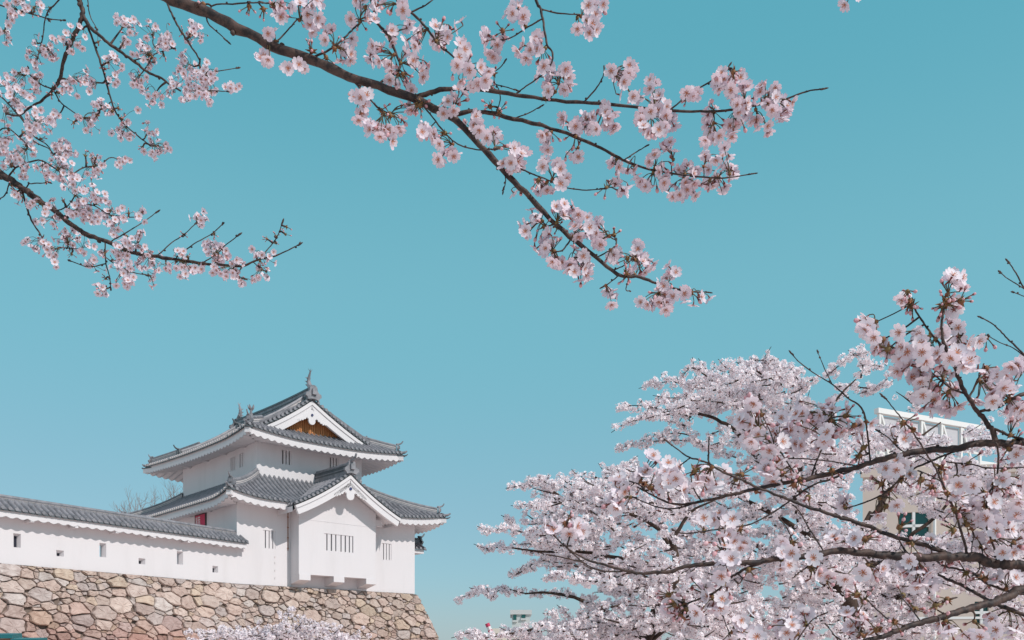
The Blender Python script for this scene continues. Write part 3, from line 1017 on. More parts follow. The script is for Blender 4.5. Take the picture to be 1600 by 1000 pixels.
FMATS = [M_PETAL, M_CENTRE, M_STEM, M_CALYX, M_BUD, M_BRACT]
nr = np.random.default_rng(11)

class NB:
    """fast collector of quads for ONE mesh object"""
    def __init__(s): s.V = []; s.Q = []; s.M = []; s.n = 0
    def add(s, V, Q, M):
        s.V.append(V); s.Q.append(Q + s.n); s.M.append(M); s.n += len(V)
    def build(s, name, mats, parent=None, smooth=True, origin=None):
        V = np.concatenate(s.V).astype(np.float32); Q = np.concatenate(s.Q).astype(np.int32); M = np.concatenate(s.M).astype(np.int32)
        if origin is not None: V = V - np.asarray(origin, np.float32)
        me = bpy.data.meshes.new(name)
        me.vertices.add(len(V)); me.vertices.foreach_set("co", V.ravel())
        me.loops.add(Q.size); me.loops.foreach_set("vertex_index", Q.ravel())
        me.polygons.add(len(Q))
        me.polygons.foreach_set("loop_start", np.arange(0, Q.size, 4, dtype=np.int32))
        me.polygons.foreach_set("loop_total", np.full(len(Q), 4, np.int32))
        for m in mats: me.materials.append(m)
        me.polygons.foreach_set("material_index", M)
        me.polygons.foreach_set("use_smooth", np.full(len(Q), smooth))
        me.update(calc_edges=True)
        o = bpy.data.objects.new(name, me)
        COL.objects.link(o)
        if parent: o.parent = parent
        if origin is not None: o.location = origin
        return o

def rot_to(n, roll):
    """matrices whose z axis is n (one row per flower)"""
    n = np.atleast_2d(n); n = n / np.linalg.norm(n, axis=1)[:, None]
    h = np.where(np.abs(n[:, 2:3]) < .9, np.array([[0, 0, 1.]]), np.array([[1., 0, 0]]))
    x = np.cross(h, n); x /= np.linalg.norm(x, axis=1)[:, None]
    y = np.cross(n, x)
    c, s_ = np.cos(roll)[:, None], np.sin(roll)[:, None]
    return np.stack([x * c + y * s_, -x * s_ + y * c, n], axis=2)

def flower_template(seed):
    """open five-petalled blossom of unit radius, facing +z, stalk end at about z = -0.55"""
    r = np.random.default_rng(seed)
    V = []; Q = []; M = []
    cup = r.uniform(.10, .34)
    def put(v, q, m):
        b = sum(len(a) for a in V)
        V.append(np.array(v, float)); Q.append(np.array(q, int) + b); M.append(np.full(len(q), m))
    for k in range(5):
        a = 2 * pi * k / 5 + r.uniform(-.06, .06)
        bend = cup + r.uniform(-.10, .10); tw = r.uniform(-.12, .12); sc = r.uniform(.93, 1.06)
        rows = []
        for (rr, w) in ((.07, .06), (.36, .29), (.68, .43), (.90, .345), (1.0, .17)):
            for sgn in (-1, 0, 1):
                rad = rr * sc
                if sgn == 0 and rr > .95: rad = .89 * sc
                lat = sgn * w
                z = bend * rr ** 1.6 + abs(sgn) * .07 * rr + sgn * tw * rr * .5 + r.uniform(-.02, .02)
                rows.append((cos(a) * rad - sin(a) * lat, sin(a) * rad + cos(a) * lat, z))
        q = []
        for i in range(4):
            for j in range(2):
                q.append((i * 3 + j, i * 3 + j + 1, (i + 1) * 3 + j + 1, (i + 1) * 3 + j))
        put(rows, q, 0)
    # centre cup and stamens
    ring = [(cos(2 * pi * k / 6) * .13, sin(2 * pi * k / 6) * .13, .055) for k in range(6)]
    put(ring + [(0, 0, .12)], [(0, 1, 2, 6), (2, 3, 4, 6), (4, 5, 0, 6)], 1)
    for k in range(10):
        a = 2 * pi * k / 10 + r.uniform(-.2, .2); l = r.uniform(.30, .46); w = .022
        z = r.uniform(.16, .30)
        p = np.array([cos(a) * l, sin(a) * l, z]); s_ = np.array([-sin(a), cos(a), 0]) * w
        put([(-s_[0], -s_[1], .05), (s_[0], s_[1], .05), tuple(p + s_ * 1.9), tuple(p - s_ * 1.9)], [(0, 1, 2, 3)], 1)
    # calyx
    lo = [(cos(2 * pi * k / 5) * .06, sin(2 * pi * k / 5) * .06, -.55) for k in range(5)]
    mi = [(cos(2 * pi * k / 5) * .11, sin(2 * pi * k / 5) * .11, -.25) for k in range(5)]
    hi = [(cos(2 * pi * k / 5) * .10, sin(2 * pi * k / 5) * .10, -.03) for k in range(5)]
    q = []
    for a in range(2):
        for k in range(5): q.append((a * 5 + k, a * 5 + (k + 1) % 5, a * 5 + 5 + (k + 1) % 5, a * 5 + 5 + k))
    put(lo + mi + hi, q, 3)
    for k in range(5):
        a = 2 * pi * (k + .5) / 5
        d = np.array([cos(a), sin(a), 0]); s_ = np.array([-sin(a), cos(a), 0]) * .07
        put([tuple(d * .06 - s_ + (0, 0, -.05)), tuple(d * .06 + s_ + (0, 0, -.05)), tuple(d * .34 + s_ * .2 + (0, 0, .0)), tuple(d * .34 - s_ * .2 + (0, 0, .0))], [(0, 1, 2, 3)], 3)
    return np.concatenate(V), np.concatenate(Q), np.concatenate(M)

def blob_template(prof, n, m):
    """spindle along +z from a list of (z, radius)"""
    V = []; Q = []
    for (z, r) in prof:
        V += [(cos(2 * pi * k / n) * r, sin(2 * pi * k / n) * r, z) for k in range(n)]
    for a in range(len(prof) - 1):
        for k in range(n): Q.append((a * n + k, a * n + (k + 1) % n, (a + 1) * n + (k + 1) % n, (a + 1) * n + k))
    return np.array(V, float), np.array(Q, int), np.full(len(Q), m)

FLOWERS = [flower_template(s) for s in range(9)]
def bud_template():
    a = blob_template([(0, .15), (.25, .42), (.6, .52), (1.0, .42), (1.35, .03)], 6, 4)
    b = blob_template([(-.9, .10), (-.5, .20), (-.1, .24), (.3, .44), (.45, .40)], 6, 3)
    return np.concatenate([a[0], b[0]]), np.concatenate([a[1], b[1] + len(a[0])]), np.concatenate([a[2], b[2]])
BUDT = bud_template()
KNOB = blob_template([(-.6, .35), (-.2, .75), (.3, .85), (.8, .6), (1.2, .15)], 6, 5)
def bract():
    V = np.array([(-.10, 0, 0), (.10, 0, 0), (.26, .06, .7), (-.26, .06, .7), (.03, .0, 1.5), (-.03, .0, 1.5)])
    return V, np.array([(0, 1, 2, 3), (3, 2, 4, 5)]), np.full(2, 5)
BRACT = bract()

def put_T(nb, T, R, s, p, matmap=None):
    V, Q, M = T
    nb.add(V @ R.T * s + p, Q, M if matmap is None else matmap[M])

def np_tube(nb, pts, rad, n, m):
    t = MB(); t.tube(pts, rad, n, 0, cap=False)
    nb.add(np.array(t.v), np.array(t.f, int), np.full(len(t.f), m))

class CherryTree:
    def __init__(s, root, Y, seed, flower_r):
        s.root = root; s.Y = Y; s.r = np.random.default_rng(seed); s.fr = flower_r
        s.nclu = 0
        s.br = []                                    # dicts: px polyline, world points, radii, mesh collector
        s.off = np.array(root.location)
        s.sk = np.zeros((0, 4)); s.skb = []
    def branch(s, pts, w0, w1, free=False, dy=None, bumps=True, buds=True):
        """pts in photo pixels, first point at the parent; widths in photo pixels"""
        P = np.array(catmull(pts, 5))
        n = len(P)
        ystart = s.Y
        if len(s.sk) and not free:
            d = np.hypot(s.sk[:, 0] - P[0][0], s.sk[:, 1] - P[0][1])
            k = int(d.argmin())
            if d[k] < 22:
                ystart = s.sk[k, 2]
                P = np.concatenate([[s.sk[k, :2]], P]) if d[k] > 2 else P
                n = len(P)
        L = np.hypot(*(P[-1] - P[0]))
        if dy is None: dy = s.r.uniform(-.16, .16) * min(1, L / 250) * s.Y / 2.1
        f = np.linspace(0, 1, n)
        Yv = ystart + dy * f + .012 * s.Y * np.sin(f * 7 + s.r.uniform(0, 6)) * f
        W = np.array([PX(x, y, yy) for (x, y), yy in zip(P, Yv)])
        wid = w0 + (w1 - w0) * f ** .85
        rad = wid / 2 * Yv / F_PX
        if bumps:
            jit = s.r.uniform(-1, 1, (n, 3)) * rad[:, None] * .30
            jit[0] = 0
            W = W + jit
            rad = rad * (.96 + s.r.uniform(-.10, .12, n))
        mb = MB()
        mb.tube(W - s.off, rad, 9 if w0 > 5 else 6)
        b = dict(mb=mb, W=W, P=P, Y=Yv, rad=rad, nb=NB(), tip=W[-1], small=w0 < 4.2)
        i = len(s.br); s.br.append(b)
        s.sk = np.concatenate([s.sk, np.column_stack([P, Yv, rad])]); s.skb += [(i, k) for k in range(n)]
        # side buds along thin wood
        if buds:
            step = 34 if w0 < 4.5 else 60
            acc = s.r.uniform(0, step)
            for k in range(1, n):
                acc += np.hypot(*(P[k] - P[k - 1]))
                if acc > step:
                    acc = 0
                    d = W[k] - W[k - 1]; d /= np.linalg.norm(d) + 1e-9
                    q = s.r.normal(size=3); q -= d * q.dot(d); q /= np.linalg.norm(q)
                    dirv = d * .9 + q * .7
                    R = rot_to(dirv, s.r.uniform(0, 6, 1))[0]
                    put_T(b['nb'], KNOB, R, max(.0028, rad[k] * .55) * s.Y / 2.1 ** .5 * .75, W[k] + q * rad[k] * 1.1 - s.off)
        if w1 < 2.6 and buds:
            d = W[-1] - W[-2]; d /= np.linalg.norm(d) + 1e-9
            for k in range(3):
                R = rot_to(d + s.r.normal(size=3) * .25 * (k > 0), s.r.uniform(0, 6, 1))[0]
                put_T(b['nb'], KNOB, R * np.array([.6, .6, 1.5]), .0042 * s.Y / 2.1, W[-1] - d * .006 * k - s.off)
        return b
    def nearest(s, x, y):
        d = np.hypot(s.sk[:, 0] - x, s.sk[:, 1] - y) - 1.5 * (np.array([s.br[i]['small'] for i, _ in s.skb]))
        k = int(d.argmin())
        return k, d[k]
    def clusters(s, pts, R, per=(1, 2), spread=6.0, bud_p=.3, maxn=7, layers=0.5):
        groups = []
        for p in pts:
            p = np.array(p[:2], float)
            best = None; bd = R
            for g in groups:
                if len(g) >= maxn: continue
                d = np.hypot(*(np.mean(g, axis=0) - p))
                if d < bd: bd = d; best = g
            if best is None: groups.append([p])
            else: best.append(p)
        r = s.r
        m2p = F_PX / s.Y                                      # pixels per metre
        for g in groups:
            c = np.mean(g, axis=0)
            k, d = s.nearest(*c)
            bi, bk = s.skb[k]
            b = s.br[bi]
            base = b['W'][bk]; by = b['Y'][bk]
            cy = by + r.uniform(-.03, .03) * s.Y / 2.1
            # knob on a short spur between the branch and the flowers
            ped = .026 * (s.fr / .018)
            dist = d / m2p
            frac = 0.12 if dist < ped * 1.6 else 1 - ped * 1.1 / dist
            C = PX(c[0], c[1], cy)
            side = C - base
            if np.linalg.norm(side) < 1e-4: side = np.array([0, 0, -.01])
            K = base + side * frac + r.normal(size=3) * .003
            if frac > .05:
                sp = np.linalg.norm(K - base)
                mid = (base + K) / 2 + r.normal(size=3) * sp * .10
                b['mb'].tube(np.array(catmull([base, mid, K], 3)) - s.off, np.linspace(max(.0016, min(.003, b['rad'][bk] * .6)) * s.Y / 2.1, .0014 * s.Y / 2.1, 7), 5)
            nb = NB()
            out = C - K; out /= np.linalg.norm(out) + 1e-9
            put_T(nb, KNOB, rot_to(out, np.zeros(1))[0], .0058 * s.fr / .018, K)
            for q in range(r.integers(2, 5)):
                dd = out + r.normal(size=3) * .7
                put_T(nb, BRACT, rot_to(dd, r.uniform(0, 6, 1))[0], .0085 * s.fr / .018, K)
            def stalk(p_end, dirn):
                a = K + out * .004
                L = np.linalg.norm(p_end - a)
                m1 = a + (p_end - a) * .5 + np.array([0, 0, .10 * L]) - dirn * L * .10
                np_tube(nb, catmull([a, m1, p_end], 3), .00105 * s.fr / .018, 4, 2)
            for p in g:
                nf = r.integers(per[0], per[1] + 1)
                if r.random() < layers: nf += 1
                for q in range(nf):
                    sp = spread * (1 if q == 0 else 1.5)
                    x, y = p + r.normal(size=2) * sp * .6
                    P3 = PX(x, y, cy + r.normal() * .022 * s.Y / 2.1 + (q > 0) * r.uniform(-.02, .03))
                    dirn = P3 - K; ln = np.linalg.norm(dirn); dirn /= ln + 1e-9
                    tocam = np.array([0, 0, CAMZ]) - P3; tocam /= np.linalg.norm(tocam)
                    nrm = dirn * .75 + r.normal(size=3) * .42 + tocam * .34 + np.array([0, 0, -.10])
                    sc = s.fr * r.uniform(.90, 1.10)
                    if r.random() < bud_p * .5:
                        R_ = rot_to(dirn + r.normal(size=3) * .3 + np.array([0, 0, -.5]), r.uniform(0, 6, 1))[0]
                        put_T(nb, BUDT, R_, sc * .52, P3)
                        stalk(P3 - R_[:, 2] * sc * .45, R_[:, 2])
                    else:
                        R_ = rot_to(nrm, r.uniform(0, 6, 1))[0]
                        put_T(nb, FLOWERS[r.integers(len(FLOWERS))], R_, sc, P3)
                        stalk(P3 - R_[:, 2] * sc * .53, R_[:, 2])
            if r.random() < bud_p * 1.6:
                for q in range(r.integers(1, 4)):
                    dd = out * .4 + r.normal(size=3) * .7 + np.array([0, 0, -.35]); dd /= np.linalg.norm(dd)
                    P3 = K + dd * ped * r.uniform(.7, 1.3)
                    put_T(nb, BUDT, rot_to(dd, r.uniform(0, 6, 1))[0], s.fr * .42, P3)
                    stalk(P3 - dd * s.fr * .36, dd)
            b.setdefault('cl', []).append((nb, K))
    def buds(s, pts):
        """bunches of olive bracts and closed buds on short spurs"""
        r = s.r
        for (x, y) in pts:
            k, d = s.nearest(x, y); bi, bk = s.skb[k]; b = s.br[bi]
            base = b['W'][bk]; K = PX(x, y, b['Y'][bk] + r.uniform(-.02, .02))
            if np.linalg.norm(K - base) > .006:
                b['mb'].tube(np.array(catmull([base, (base + K) / 2 + r.normal(size=3) * .004, K], 3)) - s.off, np.linspace(.0026, .0018, 7) * s.Y / 2.1, 5)
            nb = NB(); q_ = s.fr / .018
            out = K - base + np.array([0, 0, -.004]); out /= np.linalg.norm(out) + 1e-9
            put_T(nb, KNOB, rot_to(out, np.zeros(1))[0], .0075 * q_, K)
            for q in range(r.integers(5, 9)):
                dd = out * .7 + r.normal(size=3) * .75
                put_T(nb, BRACT, rot_to(dd, r.uniform(0, 6, 1))[0], .0095 * q_ * r.uniform(.6, 1.3), K)
            for q in range(r.integers(3, 7)):
                dd = out * .8 + r.normal(size=3) * .7; dd /= np.linalg.norm(dd)
                P3 = K + dd * .020 * q_ * r.uniform(.7, 1.4)
                put_T(nb, BUDT, rot_to(dd, r.uniform(0, 6, 1))[0], .0062 * q_ * r.uniform(.7, 1.2), P3)
                np_tube(nb, [K, (K + P3) / 2, P3], .0011 * q_, 4, 2)
            b.setdefault('bd', []).append((nb, K))
    def beyond(s, n, lim):
        """flowers on the wood that lies outside the picture, one mesh"""
        r = s.r
        ks = [k for k in range(len(s.sk)) if lim(s.sk[k, 0], s.sk[k, 1])]
        if not ks: return
        nb = NB()
        for k in r.choice(ks, n):
            bi, bk = s.skb[k]; b = s.br[bi]
            K = b['W'][bk] + r.normal(size=3) * .02
            for q in range(r.integers(3, 7)):
                d = r.normal(size=3); d /= np.linalg.norm(d)
                P3 = K + d * r.uniform(.02, .05) * s.fr / .018
                x, y = CX + F_PX * P3[0] / P3[1], HOR - F_PX * (P3[2] - CAMZ) / P3[1]
                if not lim(x, y): continue
                R_ = rot_to(d + r.normal(size=3) * .4, r.uniform(0, 6, 1))[0]
                put_T(nb, FLOWERS[r.integers(len(FLOWERS))], R_, s.fr, P3)
                np_tube(nb, [K, (K + P3) / 2, P3 - R_[:, 2] * s.fr * .5], .0011 * s.fr / .018, 4, 2)
        o = nb.build("blossoms", FMATS, s.root, True, origin=s.off)
        o.location = (0, 0, 0); o['kind'] = 'stuff'
    def scatter_buds(s, n):
        ks = [k for k, (i, j) in enumerate(s.skb) if s.br[i]['small'] and 2 < s.sk[k, 0] < 1598 and 2 < s.sk[k, 1] < 998]
        s.buds([(s.sk[k, 0] + s.r.normal() * 7, s.sk[k, 1] + s.r.normal() * 7) for k in s.r.choice(ks, n, replace=False)])
    def finish(s, petal=None):
        mats = list(FMATS)
        if petal: mats[0] = petal
        for b in s.br:
            mb, nb = b['mb'], b['nb']
            if nb.n:
                b0 = mb.n
                V = np.concatenate(nb.V); Q = np.concatenate(nb.Q)
                mb.add(V, [tuple(q) for q in Q])
            o = mb.build("branch", M_BARK, s.root, smooth=True)
            for cnb, K in b.get('cl', []):
                c = cnb.build("blossom_cluster", mats, o, True, origin=K)
                c.location = K - s.off
            for cnb, K in b.get('bd', []):
                c = cnb.build("bud_cluster", mats, o, True, origin=K)
                c.location = K - s.off

def XY(t):
    v = [float(q) for q in t.replace(';', ' ').replace(',', ' ').split()]
    return list(zip(v[::2], v[1::2]))

def trunk(root, pts, rads, name="trunk", m=None, n=14):
    mb = MB()
    P = np.array(catmull(pts, 6)); R = np.interp(np.linspace(0, 1, len(P)), np.linspace(0, 1, len(rads)), rads)
    g = np.random.default_rng(len(P))
    R = R * (1 + g.uniform(-.05, .07, len(R)))
    mb.tube(P - np.array(root.location), R, n)
    return mb.build(name, m or M_BARK_FAR, root, smooth=True)

# ---------------------------------------------------------------- overhanging cherry tree (top of the picture)
top = empty("cherry_tree", (-2.9, 1.7, 0))
tag(top, "nearest cherry tree whose long blossoming branches hang across the top of the sky", "cherry tree", "cherry trees close to the camera")
trunk(top, [(-2.9, 1.7, -.1), (-2.86, 1.72, 1.2), (-2.8, 1.8, 2.4), (-2.6, 1.9, 3.4), (-2.2, 2.0, 3.95)], [.24, .19, .17, .13, .07])
t = CherryTree(top, 2.1, 3, .0174)
t.branch(XY("-1150,-140 -700,-150 -300,-130 60,-75 200,-32 270,0 340,28 420,68 500,100 560,125 640,152 700,180 740,215 780,260 820,300 870,352 920,393 965,428 1000,433 1035,446 1075,455 1110,457"), 24, 2.0, dy=.12)
t.branch(XY("-900,-260 -300,-330 100,-300 500,-220 830,-150 1100,-120 1325,-70 1332,-6"), 22, 3, free=True, dy=.05)
TOPB = """643,155 680,143 720,138 760,141 820,150 900,160 960,163 1040,173 1105,174 1140,172 1180,165 1225,155 1260,143 1290,138|8|2
708,177 750,175 790,182 860,200 920,222 960,243 990,257 1030,268 1080,275 1130,278 1180,271|7.5|1.7
600,-208 612,-60 620,0 642,19 665,42 685,70 700,82 726,104|5|2.6
642,19 665,8 690,-12|2.6|2
648,150 655,158 672,178 695,207 715,225 745,234 775,233|3.4|1.8
588,132 597,127 620,112 625,100 617,80 607,55 592,40 585,20 578,-12|3.6|5
834,-150 832,-60 838,0 845,15 850,42 855,70 863,82 862,98 847,117 822,135 805,147|5.5|1.8
845,14 870,20 905,23|2.4|2
846,30 822,44 800,58 783,63|2.4|1.8
430,68 450,47 464,30|2.8|2
470,92 492,88 520,75 537,60 552,45 564,35|3.8|2.4
322,24 326,38 342,52 357,66|2.6|1.6
330,22 333,8 370,6 395,4 422,5|2.4|2.4
550,124 565,141 580,157 592,170 605,176|3.4|2
777,172 782,152 775,132 760,120 780,107 790,94|1.8|1.6
775,132 794,137 810,142|1.8|1.6
912,160 930,140 942,120 944,104|2.4|1.8
857,157 870,140 876,120|2.2|1.6
800,186 825,177 847,165|2.0|1.6
1045,174 1065,157 1085,142 1112,126 1132,112 1141,101|2.8|2
975,250 995,237 1012,227|2.2|1.7
778,256 794,256 816,265 835,273 856,281 883,293 916,297 944,295|2.8|1.6
967,430 951,443 940,449|2.4|1.6
787,268 790,282 786,300|2.2|1.4
868,350 855,353 848,347|3|2
893,372 880,390 868,394|3|2
915,390 905,400 890,404|2.6|1.8
935,401 955,390 962,384 963,375|2.2|1.6
958,422 975,415 988,405|2.4|1.6
984,431 978,452 985,455|1.8|1.4"""
for ln in TOPB.split('\n'):
    a, w0, w1 = ln.split('|'); t.branch(XY(a), float(w0), float(w1))
TOPF = """432,8 455,12 475,22 490,5 497,35 515,50 440,22 468,4 485,45 507,58 425,55 418,92 412,85 450,97 463,97 540,72 537,95 545,88 545,30 570,20 590,10 560,5 610,20 625,15 600,5 578,28 595,75 590,100 585,88 615,45 636,38 635,80 640,100 648,92 655,60 660,48 650,70 668,100 620,125 640,140 610,110 645,120 655,115 615,62 605,92 565,150 560,178 580,195 600,206 620,196 636,180 570,165 590,203 610,200 632,170 555,150 655,200 660,212 690,225 680,215 700,235 690,245 706,246 690,40 700,55 685,70 708,44 725,70 727,86 718,78 712,106 733,108 718,125 738,128 754,114 759,125 760,53 775,70 768,85 785,65 772,90 757,60 800,18 815,12 802,28 822,24 812,30 925,12 915,35 936,20 922,45 938,12 905,50 930,38 835,60 828,75 820,90 840,95 850,100 815,72 838,82 845,120 860,130 870,115 880,135 850,140 876,108 890,125 884,112 864,142 705,150 700,165 720,160 712,172 738,195 750,205 745,185 770,215 785,225 800,235 806,250 795,260 780,210 812,240 850,220 856,236 848,212 905,245 895,246 882,186 900,195 915,195 905,205 918,186 930,180 945,190 955,180 950,170 935,196
975,112 985,110 972,130 982,142 968,120 990,104 1025,128 1022,145 1003,155 1036,158 1042,168 1028,150 1005,197 1017,205 1035,200 1045,185 998,190 1025,208 1045,196 1012,180 907,187 916,197 947,188 955,200 1085,145 1078,148 1122,120 1135,127 1122,135 1140,122 1142,150 1152,162 1165,142 1192,135 1172,157 1152,185 1162,175 1195,167 1212,157 1225,177 1220,187 1150,202 1170,204 1200,203 1112,167 1105,210 1117,200 1180,148 1206,145 1185,180 1205,175 1140,190 1176,190 1230,168 1215,143 1160,130 1190,155 1108,180 1120,212
1025,242 1017,252 1055,237 1048,230 1040,257 1055,265 1075,260 1100,242 1087,265 1097,285 1122,275 1130,257 1127,242 1117,290 1135,292 1141,276 1040,287 1025,295 1060,306 1075,297 1092,302 1012,292 1000,285 960,287 975,297 968,292 960,257 995,272 985,262 1110,265 1142,262 1136,248 1108,252 1030,270 1068,278 1110,300 1082,285 1050,300
853,257 875,262 880,284 843,295 856,300 805,303 802,262 816,238 796,246 872,322 891,324 864,335 878,335 888,346 907,351 905,362 921,349 940,362 918,368 937,382 926,365 934,352 898,340 834,333 829,349 826,365 834,376 851,378 859,387 853,397 859,411 869,416 867,370 842,340 846,388 820,356 902,408 913,416 894,419 902,435 915,403 913,434 902,392 893,408 908,425 967,400 994,392 996,408 999,424 1015,408 1015,419 986,424 996,384 1050,430 1045,425 1006,400 1004,415 1034,443 1032,459 1013,478 1026,478 1040,481 999,473 1061,470 1075,454 1088,475 1096,465 1025,468 1042,455 1068,462 1040,472 1322,-6 1330,-8 953,463 958,466 885,414 957,398"""
t.clusters(XY(TOPF.replace('\n', ' ')), 30, (1, 2), 6.5, .30, 6, .9)
t.scatter_buds(34)
for p_ in ('-900,-260 -700,-420 -420,-560 -100,-600', '-300,-330 -150,-480 60,-560 300,-540', '100,-300 260,-400 480,-420 700,-460', '500,-220 700,-330 950,-360 1150,-330', '-1000,-200 -1150,-420 -1250,-700', '-700,-150 -620,-60 -500,60 -420,180', '1100,-120 1250,-190 1420,-200', '-1150,-250 -1500,-400 -1800,-420'):
    t.branch(XY(p_), 9, 2, buds=False)
t.beyond(260, lambda x, y: y < -45 or x < -60)
t.finish(M_PETAL_SHADE)

# ---------------------------------------------------------------- left cherry tree, a little farther off
lft = empty("cherry_tree", (-3.75, 4.2, 0))
tag(lft, "cherry tree at the upper left with drooping dark twigs and small blossom bunches", "cherry tree", "cherry trees close to the camera")
trunk(lft, [(-3.75, 4.2, -.1), (-3.7, 4.25, 1.5), (-3.6, 4.3, 3.0), (-3.5, 4.3, 4.4), (-3.2, 4.3, 5.4)], [.26, .21, .18, .14, .08])
t = CherryTree(lft, 4.3, 5, .0176)
t.branch(XY("-330,120 -200,190 -90,228 -30,253 0,270 18,283 39,297 60,312 87,330 114,352 135,366 168,378 204,393 240,400 276,406 318,412 345,414 378,416 402,406 429,400 450,391 469,381"), 14, 1.4, dy=-.1)
t.branch(XY("-230,-140 -120,-150 30,-120 118,-90 260,-100"), 22, 5, free=True, dy=.05)
LB = """118,-92 121,-30 125,0 129,23 120,47 109,70 99,96 94,122 83,140 65,157 47,168 29,180 10,178|9|2.6
130,25 140,42 160,60 180,75 207,94 230,112 252,122 265,132 282,142|6.5|2.6
134,34 147,67 157,97 165,125 175,160 182,177 195,195 215,212 234,227|3.6|1.8
84,142 95,160 110,172 130,185|2.2|1.8
258,-98 256,-30 260,0 270,25 282,47 297,70 311,92 312,104|4|2.4
135,-96 110,-40 92,0 77,15 70,32 67,57 61,82 57,96|2.6|1.7
-60,-20 0,8 25,15 50,22 75,29 101,32|2.4|1.5
232,100 240,86 255,80 272,75|1.8|1.5
318,112 335,112 372,106|1.6|1.4
318,142 335,142 357,143|1.6|1.4
126,-90 137,0 141,25 152,46|1.8|1.4
82,139 65,132 47,117 44,106|2.2|1.8
32,180 52,212 72,225 84,242|2.4|1.6
-40,120 0,150 27,178 45,200|3|2.4
207,94 225,92 240,98|1.8|1.4
175,158 165,166 155,172|1.6|1.3
-60,240 -10,210 10,200 30,214 44,228|2.4|1.5
246,399 270,378 288,366 307,348|2|1.4
276,402 303,381 330,366 349,349|2|1.3
318,410 340,396 351,384 375,366|2|1.3
402,408 417,391 432,372 442,346|1.8|1.4
174,377 198,363 222,348 247,330|2.2|1.3
122,318 147,321 168,334 192,339 216,339|1.9|1.4
33,295 42,324 51,348 63,366 70,384|3.6|2
15,284 9,303 -2,312|2|1.6
164,379 165,408 171,432 173,452|2.6|1.5
165,402 186,417 210,426 232,430|1.9|1.4
165,412 138,417 108,407|1.7|1.4
130,390 112,388 93,387|1.5|1.2
88,330 104,323 112,315|2.2|1.6
45,287 66,286 78,285|2|1.5
24,262 60,250 84,262 105,275 130,262 155,258 174,246 192,254|2.4|1.5
45,215 60,225 76,232 84,243|2|1.5
378,416 372,430 384,436|1.8|1.3
396,410 408,420 416,424|1.6|1.3"""
for ln in LB.split('\n'):
    a, w0, w1 = ln.split('|'); t.branch(XY(a), float(w0), float(w1))
LF = """20,20 15,10 42,10 60,5 5,55 7,67 3,48 30,5 24,28 190,30 185,35 200,35 207,50 195,62 110,50 87,60 105,65 82,80 87,90 70,77 47,85 60,95 50,65 127,67 112,80 78,88 232,40 245,50 240,60 222,67 232,72 250,72 217,85 225,90 237,97 265,55 265,67 297,40 302,52 312,57 295,62 287,90 282,86 306,44 258,60 175,87 170,92 210,117 212,132 225,127 206,124 230,147 247,152 238,154 277,110 290,117 305,110 322,107 332,117 292,135 307,135 322,130 332,140 315,147 300,152 285,152 327,152 265,147 272,132 362,140 360,136 312,120 298,124 280,124 318,138 115,122 110,140 132,120 145,125 142,137 100,135 122,130 185,107 177,125
20,120 40,112 37,125 12,140 32,142 15,155 27,160 5,172 7,192 50,180 57,172 62,190 47,200 37,210 57,210 75,187 87,182 80,195 57,122 60,132 52,150 25,130 40,150 3,130 20,172 35,165 66,200 44,190 120,190 140,190 150,180 147,195 137,202 150,162 172,175 160,160 182,200 200,182 202,212 192,212 230,205 236,206 237,240 250,232 260,235 240,222 248,240 92,222 87,232 105,230 97,242 110,236 32,237 50,230 7,225 5,235 25,245 14,215 6,228 45,216 99,228 105,237 81,255 93,261 105,258 81,276 39,273 24,258 6,261 111,270 129,282 144,270 153,273 156,261 190,256 192,251 144,252 105,288 120,294 135,297 150,303 141,288 162,309 120,312 132,315 114,336 129,339 141,330 120,330 138,345 150,339 95,250 70,268 118,280 96,276 146,310 128,325 55,262 15,248 40,250
51,321 69,333 60,315 66,348 87,354 99,363 93,372 111,372 108,381 126,378 84,342 84,318 24,309 42,378 54,387 75,390 87,396 90,408 69,378 60,378 132,390 144,408 150,423 141,417 120,366 162,336 177,348 180,363 192,342 222,330 219,342 183,324 170,344 219,366 216,370 189,378 207,381 228,390 183,396 195,405 186,420 195,432 207,435 177,441 159,450 154,452 237,438 222,402 231,417 246,417 270,414 285,417 300,417 282,396 312,420 288,426 210,412 200,420 204,440 190,400 160,396 309,336 318,342 312,348 324,381 336,384 324,396 345,390 339,402 348,408 360,411 372,414 345,423 354,432 366,429 378,438 330,390 356,398 370,422 340,416 399,399 411,402 414,423 399,432 420,405 240,396 258,420"""
t.clusters(XY(LF.replace('\n', ' ')), 24, (3, 5), 6.0, .28, 6, .9)
t.scatter_buds(70)
for p_ in ('-120,-150 -20,-260 120,-330 260,-330', '-230,-140 -330,-300 -360,-480', '-200,190 -280,260 -330,360', '-90,228 -150,300 -170,400', '30,-120 160,-200 330,-210', '-230,-140 -420,-200 -600,-190'):
    t.branch(XY(p_), 8, 2, buds=False)
t.beyond(260, lambda x, y: y < -45 or x < -50)
t.finish(M_PETAL_SHADE)

